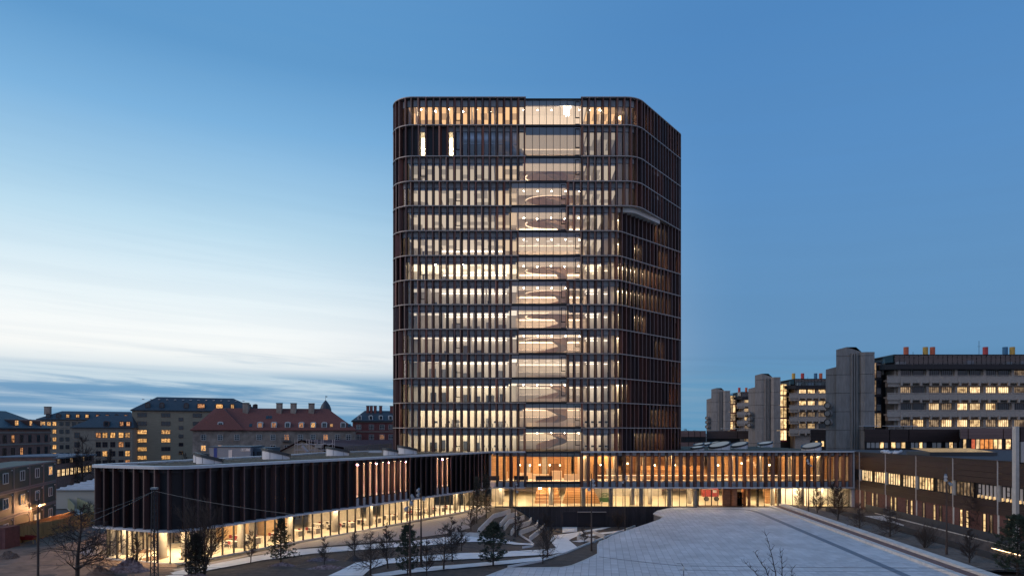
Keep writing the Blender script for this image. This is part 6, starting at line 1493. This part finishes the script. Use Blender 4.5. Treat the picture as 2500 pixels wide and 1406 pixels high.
# ------------------------------------------------------------------ bare trees
M_BARK = mat('bark', (.045, .034, .028), .9, 0, .3, 8); M_TWIG = mat('twigs', (.050, .036, .030), .9); M_NEED = mat('needles', (.022, .036, .020), .8, 0, .45, 9, island=.4); M_LEAF = mat('dark_leaves', (.040, .038, .024), .8, 0, .4, 8, island=.4)
def grow(seed, kind):
    rr = random.Random(seed); T, Bm = MB(), MB()
    def br(p, d, l, r, dep, mb):
        n = 3 if dep < 2 else 2; q = p; dd = d
        for k in range(n):
            dd = (dd + Vector((rr.uniform(-.14, .14), rr.uniform(-.14, .14), rr.uniform(-.02, .12 if kind != 'spread' else .06)))).normalized()
            e = q + dd * (l / n); r1 = r * (1 - .26 * (k + 1) / n * 1.2); mb.tube(q, e, r * (1 - .26 * k / n * 1.2), r1, 5 if dep < 2 else 3, False)
            if dep < 4 and k >= (0 if dep else 1):
                for _ in range({0: 3, 1: 3, 2: 3, 3: 2}[dep] if k == n - 1 or dep else 2):
                    ax = dd.orthogonal().normalized(); ax.rotate(Matrix.Rotation(rr.uniform(0, 2 * pi), 3, dd)); an = rr.uniform(.45, .95) if kind == 'spread' else rr.uniform(.3, .7)
                    nd_ = dd.copy(); nd_.rotate(Matrix.Rotation(an, 3, ax)); nd_.z += .10 if kind == 'slim' else .02
                    br(q + (e - q) * rr.uniform(.3, 1), nd_.normalized(), l * rr.uniform(.5, .72), max(r1 * .55, .0028), dep + 1, Bm)
            q = e
    if kind == 'stem':
        for k in range(4): a = k * 1.7; br(Vector((0, 0, 0)), Vector((.32 * cos(a), .32 * sin(a), 1)).normalized(), .55, .013, 1, T)
    else:
        tr = .024 if kind == 'spread' else .016; p = Vector((0, 0, 0)); hh = 1.0; n = 9
        for k in range(n):
            e = p + Vector((rr.uniform(-.012, .012), rr.uniform(-.012, .012), .96 / n)); r0, r1 = tr * (1 - .88 * k / n), tr * (1 - .88 * (k + 1) / n); T.tube(p, e, r0, r1, 6, False)
            if k >= 1:
                f = k / n
                for _ in range(4 if kind == 'spread' else 4):
                    a = rr.uniform(0, 2 * pi); up = rr.uniform(.15, .7) if kind == 'spread' else rr.uniform(.7, 1.5)
                    ln = (.36 if kind == 'spread' else .24) * (1.15 - f) * rr.uniform(.7, 1.2)
                    br(p + (e - p) * rr.random(), Vector((cos(a), sin(a), up)).normalized(), ln, max(r0 * .42, .004), 2, Bm)
            p = e
    return T.mesh('trunk', M_BARK), Bm.mesh('crown', M_TWIG)
BT = {k: [grow(s + 17 * i, k) for i in range(2 if k == 'spread' else 3)] for k, s in (('spread', 3), ('slim', 40), ('stem', 80))}
trng = random.Random(6)
def bare(px, py, ptop, kind, label, g=None, wx=1.0, group='young bare trees round the plaza'):
    g = g or G(px, py); h = (py - ptop) * g.y / F
    v = trng.choice(BT[kind]); rz = trng.uniform(0, 6.28)
    t = thing('bare_tree', label, 'tree', (g.x, g.y, g.z - .05), group)
    for nm, me in (('trunk', v[0]), ('crown', v[1])):
        o = link(nm, me); o.parent = t; o.scale = (h * wx, h * wx, h); o.rotation_euler = (0, 0, rz)
        if nm == 'crown': o['kind'] = 'stuff'
for a in ((188, 1418, 1226, 'spread', 'large spreading bare tree in the dirt yard at the lower left', None, 1.15), (500, 1402, 1212, 'stem', 'tall forked bare tree beside the dense evergreen', None, .75),
          (612, 1372, 1290, 'slim', 'thin bare tree before the glass between the two left evergreens'), (335, 1392, 1300, 'slim', 'leaning thin bare tree by the covered heap'), (792, 1377, 1308, 'slim', 'bare tree above the patterned tarpaulins'), (866, 1356, 1292, 'slim', 'bare tree at the left end of the terrace paving', None, 1.4),
          (904, 1403, 1297, 'spread', 'bushy bare tree at the lower edge left of the near mast', None, 1.1), (947, 1386, 1277, 'slim', 'slim bare tree left of the near pine', None, 1.2), (1042, 1405, 1312, 'slim', 'bare tree at the lower edge right of the near pine', None, 1.2), (1083, 1389, 1276, 'spread', 'bushy bare tree on the soil left of the large pine', None, .9), (1104, 1369, 1262, 'slim', 'taller bare tree behind the bushy one left of the large pine', None, 1.1), (1126, 1343, 1275, 'slim', 'small bare tree on the pale path left of the large pine', None, 1.3),
          (1150, 1294, 1236, 'slim', 'small bare tree at the corner of the brick terrace', None, 1.3), (1264, 1308, 1250, 'slim', 'small bare tree beside the mast among terrace walls', None, 1.2), (1325, 1374, 1295, 'spread', 'short bushy bare tree on the lower garden soil', None, .85), (1337, 1360, 1238, 'slim', 'tall slim bare tree in front of the dark base wall', None, 1.0),
          (1426, 1327, 1284, 'slim', 'small bare tree in the planted triangle by the plaza', None, 1.3), (1510, 1290, 1243, 'stem', 'low bare shrub at the foot of the dark base wall', None, 1.1), (1580, 1276, 1250, 'stem', 'tiny bare shrub behind the plaza edge walls', None, 1.1),
          (1948, 1245, 1185, 'slim', 'smallest bare tree right of the entrance', None, .9), (1995, 1258, 1185, 'slim', 'bare tree right of the mast in the planting bed', None, 1.1), (2036, 1246, 1170, 'slim', 'bare tree nearest the end of the hall', None, 1.0), (2045, 1275, 1180, 'slim', 'bare tree in front of the end of the hall', None, 1.2), (2098, 1296, 1225, 'spread', 'bushy bare tree at the far end of the dark fence', None, .9),
          (2172, 1318, 1232, 'spread', 'wide bare tree beside the dark fence', None, 1.2), (2258, 1345, 1275, 'stem', 'thin stemmed bare shrub left of the right hand mast', None, .9), (2368, 1382, 1285, 'slim', 'bare tree between the right hand mast and the pine', None, 1.2),
          (2385, 1330, 1215, 'spread', 'faint bare tree behind the fence against the brick wall', Vector((61.9, 91, 0)), .9)):
    bare(*a[:5], *(a[5:] if len(a) > 5 else ()))
ft = thing('bare_tree', 'bare treetop with three main stems rising from the lower edge over the plaza', 'tree', (X_at(1900, 30), 30, 0), 'young bare trees round the plaza')
frr = random.Random(12); TT, TB = MB(), MB()
fb_ = P(1900, 1470, 30); TT.tube((fb_.x, 30, 0), fb_, .10, .05, 7, False)
for tip, dy in (((1871, 1307), .3), ((1842, 1348), -.5), ((1821, 1375), .6), ((1906, 1348), -.2), ((1935, 1388), .4)):
    tp2 = P(*tip, 30 + dy); p = fb_; n = 9
    for k in range(n):
        f = (k + 1) / n; q = fb_ + (tp2 - fb_) * f + Vector((frr.uniform(-.03, .03) + .12 * sin(f * 3), frr.uniform(-.05, .05), frr.uniform(-.02, .02))); TB.tube(p, q, .038 * (1 - .8 * k / n), .038 * (1 - .8 * (k + 1) / n), 5, False)
        if k > 2:
            for _ in range(3):
                e = q + Vector((frr.uniform(-.3, .3), frr.uniform(-.3, .3), frr.uniform(.05, .4))) * (1.1 - .6 * f); TB.tube(q, e, .011, .006, 4, False); e2 = e + Vector((frr.uniform(-.12, .12), frr.uniform(-.1, .1), frr.uniform(0, .14))); TB.tube(e, e2, .006, .004, 3, False)
        p = q
build(TT, 'trunk', M_BARK, ft); build(TB, 'crown', M_TWIG, ft, stuff=True)
bare(203, 1190, 1040, 'spread', 'big bare tree standing behind the cabins before the pale house', Vector((X_at(203, 150), 150, 0)), .62, 'bare trees among the old houses')
bare(268, 1160, 1058, 'slim', 'narrower bare tree right of the big one before the slate roofed house', Vector((X_at(268, 165), 165, 0)), .8, 'bare trees among the old houses')
bare(452, 1140, 1068, 'slim', 'bare tree in the gap between the apartment block and the tiled house', Vector((X_at(452, 190), 190, 0)), .7, 'bare trees among the old houses')
for i, (px, w_) in enumerate(((1678, 1.0), (1700, 1.1), (1722, 1.0))):
    bare(px, 1062, 1012 + 4 * i, 'spread', ['bare tree just right of the tower on the horizon', 'middle bare tree on the horizon right of the tower', 'bare tree on the horizon against the farthest concrete block'][i], Vector((X_at(px, 305), 305 + 3 * i, 6)), w_, 'bare trees on the horizon')
# ------------------------------------------------------------------ evergreens
def conifer(seed, kind):
    rr = random.Random(seed); T, Lm = MB(), MB()
    T.tube((0, 0, 0), (.01, 0, .55), .020, .013, 7, False); T.tube((.01, 0, .55), (0, 0, .97), .013, .004, 6, False)
    def tuft(c, s, n):
        for _ in range(n):
            d = Vector((rr.uniform(-1, 1), rr.uniform(-1, 1), rr.uniform(-.55, 1))).normalized(); u = d.orthogonal().normalized(); u.rotate(Matrix.Rotation(rr.uniform(0, 6.28), 3, d))
            p = c + d * s * rr.uniform(0, .35); q = c + d * s * rr.uniform(.7, 1.15); w_ = s * .13
            Lm.add([p - u * w_, p + u * w_, q + u * w_ * .6, q - u * w_ * .6], [(0, 1, 2, 3)])
    if kind == 'pine': lv = [(z, (.36 if z < .45 else .46 - .40 * (z - .45) / .55) * rr.uniform(.85, 1.1)) for z in [.10, .15, .20, .26, .40, .45, .50, .55, .60, .66, .71, .76, .81, .86, .91, .95]]
    elif kind == 'dense': lv = [(.04 + .058 * k, .37 * (1 - (k / 17) ** 1.8) + .03) for k in range(16)]
    else: lv = [(.10 + .056 * k, .40 * (1 - k / 16.5) + .03) for k in range(16)]
    for z, ro in lv:
        nb = {'pine': 7, 'dense': 11, 'open': 8}[kind]; a0 = rr.uniform(0, 6)
        for k in range(nb):
            a = a0 + 2 * pi * k / nb + rr.uniform(-.3, .3); l = ro * rr.uniform(.55, 1.12); rise = rr.uniform(.05, .35) * l + (.10 * l if kind == 'pine' else 0)
            p0 = Vector((0, 0, z)); p1 = Vector((cos(a) * l, sin(a) * l, z + rise)); T.tube(p0, p1, .0055, .002, 4, False)
            m = {'pine': 6, 'dense': 7, 'open': 6}[kind]
            for j in range(m):
                f = rr.uniform(.38, 1.04); c = p0 + (p1 - p0) * f + Vector((rr.uniform(-.03, .03), rr.uniform(-.03, .03), rr.uniform(-.015, .03)))
                tuft(c, rr.uniform(.026, .046) if kind != 'open' else rr.uniform(.022, .036), {'pine': 15, 'dense': 14, 'open': 13}[kind])
    tuft(Vector((0, 0, .97)), .04, 20)
    return T.mesh('trunk', M_BARK), Lm.mesh('crown', M_LEAF if kind == 'dense' else M_NEED)
CT = {k: [conifer(s, k), conifer(s + 1, k)] for k, s in (('pine', 5), ('dense', 9), ('open', 13))}
def evergreen(px, py, ptop, kind, label, v=0, wx=1.0, g=None):
    g = g or G(px, py); h = (py - ptop) * g.y / F; t = thing('pine_tree' if kind == 'pine' else 'evergreen_tree', label, 'tree', (g.x, g.y, g.z - .04), 'evergreens in the garden')
    for nm, me in (('trunk', CT[kind][v][0]), ('crown', CT[kind][v][1])):
        o = link(nm, me); o.parent = t; o.scale = (h * wx, h * wx, h); o.rotation_euler = (0, 0, px * .7)
        if nm == 'crown': o['kind'] = 'stuff'
evergreen(477, 1403, 1298, 'dense', 'dense dark evergreen at the lower left before the glass wing', 0, .85)
evergreen(686, 1374, 1262, 'open', 'open branched evergreen before the glass wing', 0, .9)
evergreen(995, 1404, 1279, 'pine', 'slim pine between the two near masts', 1, .72)
evergreen(1204, 1380, 1274, 'pine', 'largest pine standing by the pale garden paths', 0, 1.05)
evergreen(2484, 1412, 1256, 'pine', 'big pine cut by the right edge in front of the ramp', 1, .95)
def ivy(px, py, ptop, label, v, g):                      # tall leafy trees with bare lower trunks at the wing's inner corner
    h = (py - ptop) * g.y / F; t = thing('leafy_tree', label, 'tree', (g.x, g.y, g.z - .05), 'leafy trees at the inner corner of the wing'); rr = random.Random(v); T, Lm = MB(), MB()
    T.tube((0, 0, 0), (.02, 0, h * .98), .09, .03, 7, False)
    for k in range(300):
        f = rr.random() ** .8; z = h * (.12 + .86 * f); ro = .95 * (1 - .55 * f) * rr.random() ** .6; a = rr.uniform(0, 6.28); c = Vector((cos(a) * ro, sin(a) * ro, z))
        if k % 5 == 0: T.tube((0, 0, z - .3), c, .018, .008, 4, False)
        for _ in range(9):
            d = Vector((rr.uniform(-1, 1), rr.uniform(-1, 1), rr.uniform(-1, 1))).normalized(); u = d.orthogonal().normalized(); p = c + d * rr.uniform(.02, .2); s = rr.uniform(.05, .10)
            w2 = d.cross(u); Lm.add([p - u * s, p + w2 * s * .6, p + u * s, p - w2 * s * .6], [(0, 1, 2, 3)])
    for nm, mb, m in (('trunk', T, M_BARK), ('crown', Lm, M_LEAF)):
        o = link(nm, mb.mesh(nm, m)); o.parent = t
        if nm == 'crown': o['kind'] = 'stuff'
ivy(1164, 1278, 1162, 'left one of the two leafy trees at the inner corner of the wing', 1, G(1164, 1276, 0)); ivy(1187, 1263, 1153, 'right and taller one of the two leafy trees at the inner corner', 2, G(1187, 1263, 0))
# ------------------------------------------------------------------ things standing in the lobby
c = Vector((X_at(1478, 131), 131, .05)); lf = thing('scissor_lift', 'green scissor lift parked inside the lobby glass', 'lift', tuple(c)); MG = mat('lift_green', (.03, .10, .045), .5)
b = MB(); b.box(c.x - 1.1, c.x + .9, c.y - .5, c.y + .5, .35, 1.15); build(b, 'base', MG, lf)
for x in (-.8, .6): b = MB(); b.tube((c.x + x, c.y - .6, .27), (c.x + x, c.y - .4, .27), .22, n=12); build(b, 'wheel', M_RIM, lf)
b = MB()
for k in range(3): b.tube((c.x - .9, c.y, 1.2 + .3 * k), (c.x + .7, c.y, 1.5 + .3 * k), .05); b.tube((c.x + .7, c.y, 1.2 + .3 * k), (c.x - .9, c.y, 1.5 + .3 * k), .05)
build(b, 'scissor_arms', MG, lf)
b = MB()
for z in (2.15, 2.5, 2.9): b.tube((c.x - 1.1, c.y - .45, z), (c.x + .9, c.y - .45, z), .03)
for x in (-1.1, -.1, .9): b.tube((c.x + x, c.y - .45, 2.1), (c.x + x, c.y - .45, 2.9), .03)
build(b, 'guard_rail', M_RIM, lf)
c = Vector((X_at(1734, 136), 136, .05)); rm = thing('telehandler', 'red wheeled machine standing in the lobby behind the glass doors', 'machine', tuple(c))
b = MB(); b.box(c.x - 1.6, c.x + 1.5, c.y - .7, c.y + .7, .9, 2.3); build(b, 'body', M_RED, rm)
b = MB(); b.box(c.x + .2, c.x + 1.4, c.y - .75, c.y + .6, 2.3, 3.0); build(b, 'cab', M_RED, rm)
for x in (-1.0, 1.0): b = MB(); b.tube((c.x + x, c.y - .95, .5), (c.x + x, c.y - .6, .5), .48, n=14); build(b, 'wheel', M_CHAR, rm)
b = MB(); b.box(c.x + .3, c.x + 1.0, c.y - .80, c.y - .76, 1.7, 2.2); build(b, 'panel', M_RIM, rm)
for i, (px, w_) in enumerate(((1190, 2.2), (1255, 2.6), (1308, 3.1))):
    x = X_at(px, 127.4); t = thing('sofa', ['dark blue sofa at the left end of the upper floor glass', 'dark blue sofa behind the last fins left of the glazed bay', 'dark blue sofa behind the glazed bay on the upper floor'][i], 'sofa', (x, 127.4, 4.5), 'dark sofas on the upper floor'); MS = mat('sofa_navy', (.025, .03, .055), .9)
    b = MB(); b.box(x, x + w_, 127.4, 128.2, 4.7, 4.95); build(b, 'seat', MS, t); b = MB(); b.box(x, x + w_, 127.2, 127.42, 4.75, 5.55); build(b, 'backrest', MS, t)
    for u in (.05, w_ - .15):
        b = MB(); b.box(x + u, x + u + .1, 127.3, 128.1, 4.5, 4.7); build(b, 'leg', M_CHAR, t)
for i, px in enumerate((1065, 1095, 1112, 1180, 1195, 1210, 1232, 1432, 1447, 1465, 1480)):
    for st_ in ((1, 2) if i > 1 else (2,)):
        x, y, z = X_at(px, 127.2), 127.2, ZS[st_ - 1]; t = thing('office_desk', '%s office desk with dark screen from the left, %s tower floor above the hall' % (ORD[i if st_ == 2 else i - 2], ['first', 'second'][st_ - 1]), 'desk', (x, y, z), 'desks behind the lower tower windows')
        b = MB(); b.box(x - .6, x + .6, y - .3, y + .4, z + .70, z + .75); build(b, 'desk_top', M_FURN, t); b = MB(); b.box(x - .3, x + .25, y, y + .05, z + .85, z + 1.2); build(b, 'screen', M_CHAR, t)
        for u in (-.58, .52): b = MB(); b.box(x + u, x + u + .06, y - .25, y + .35, z, z + .70); build(b, 'leg', M_DARK, t)
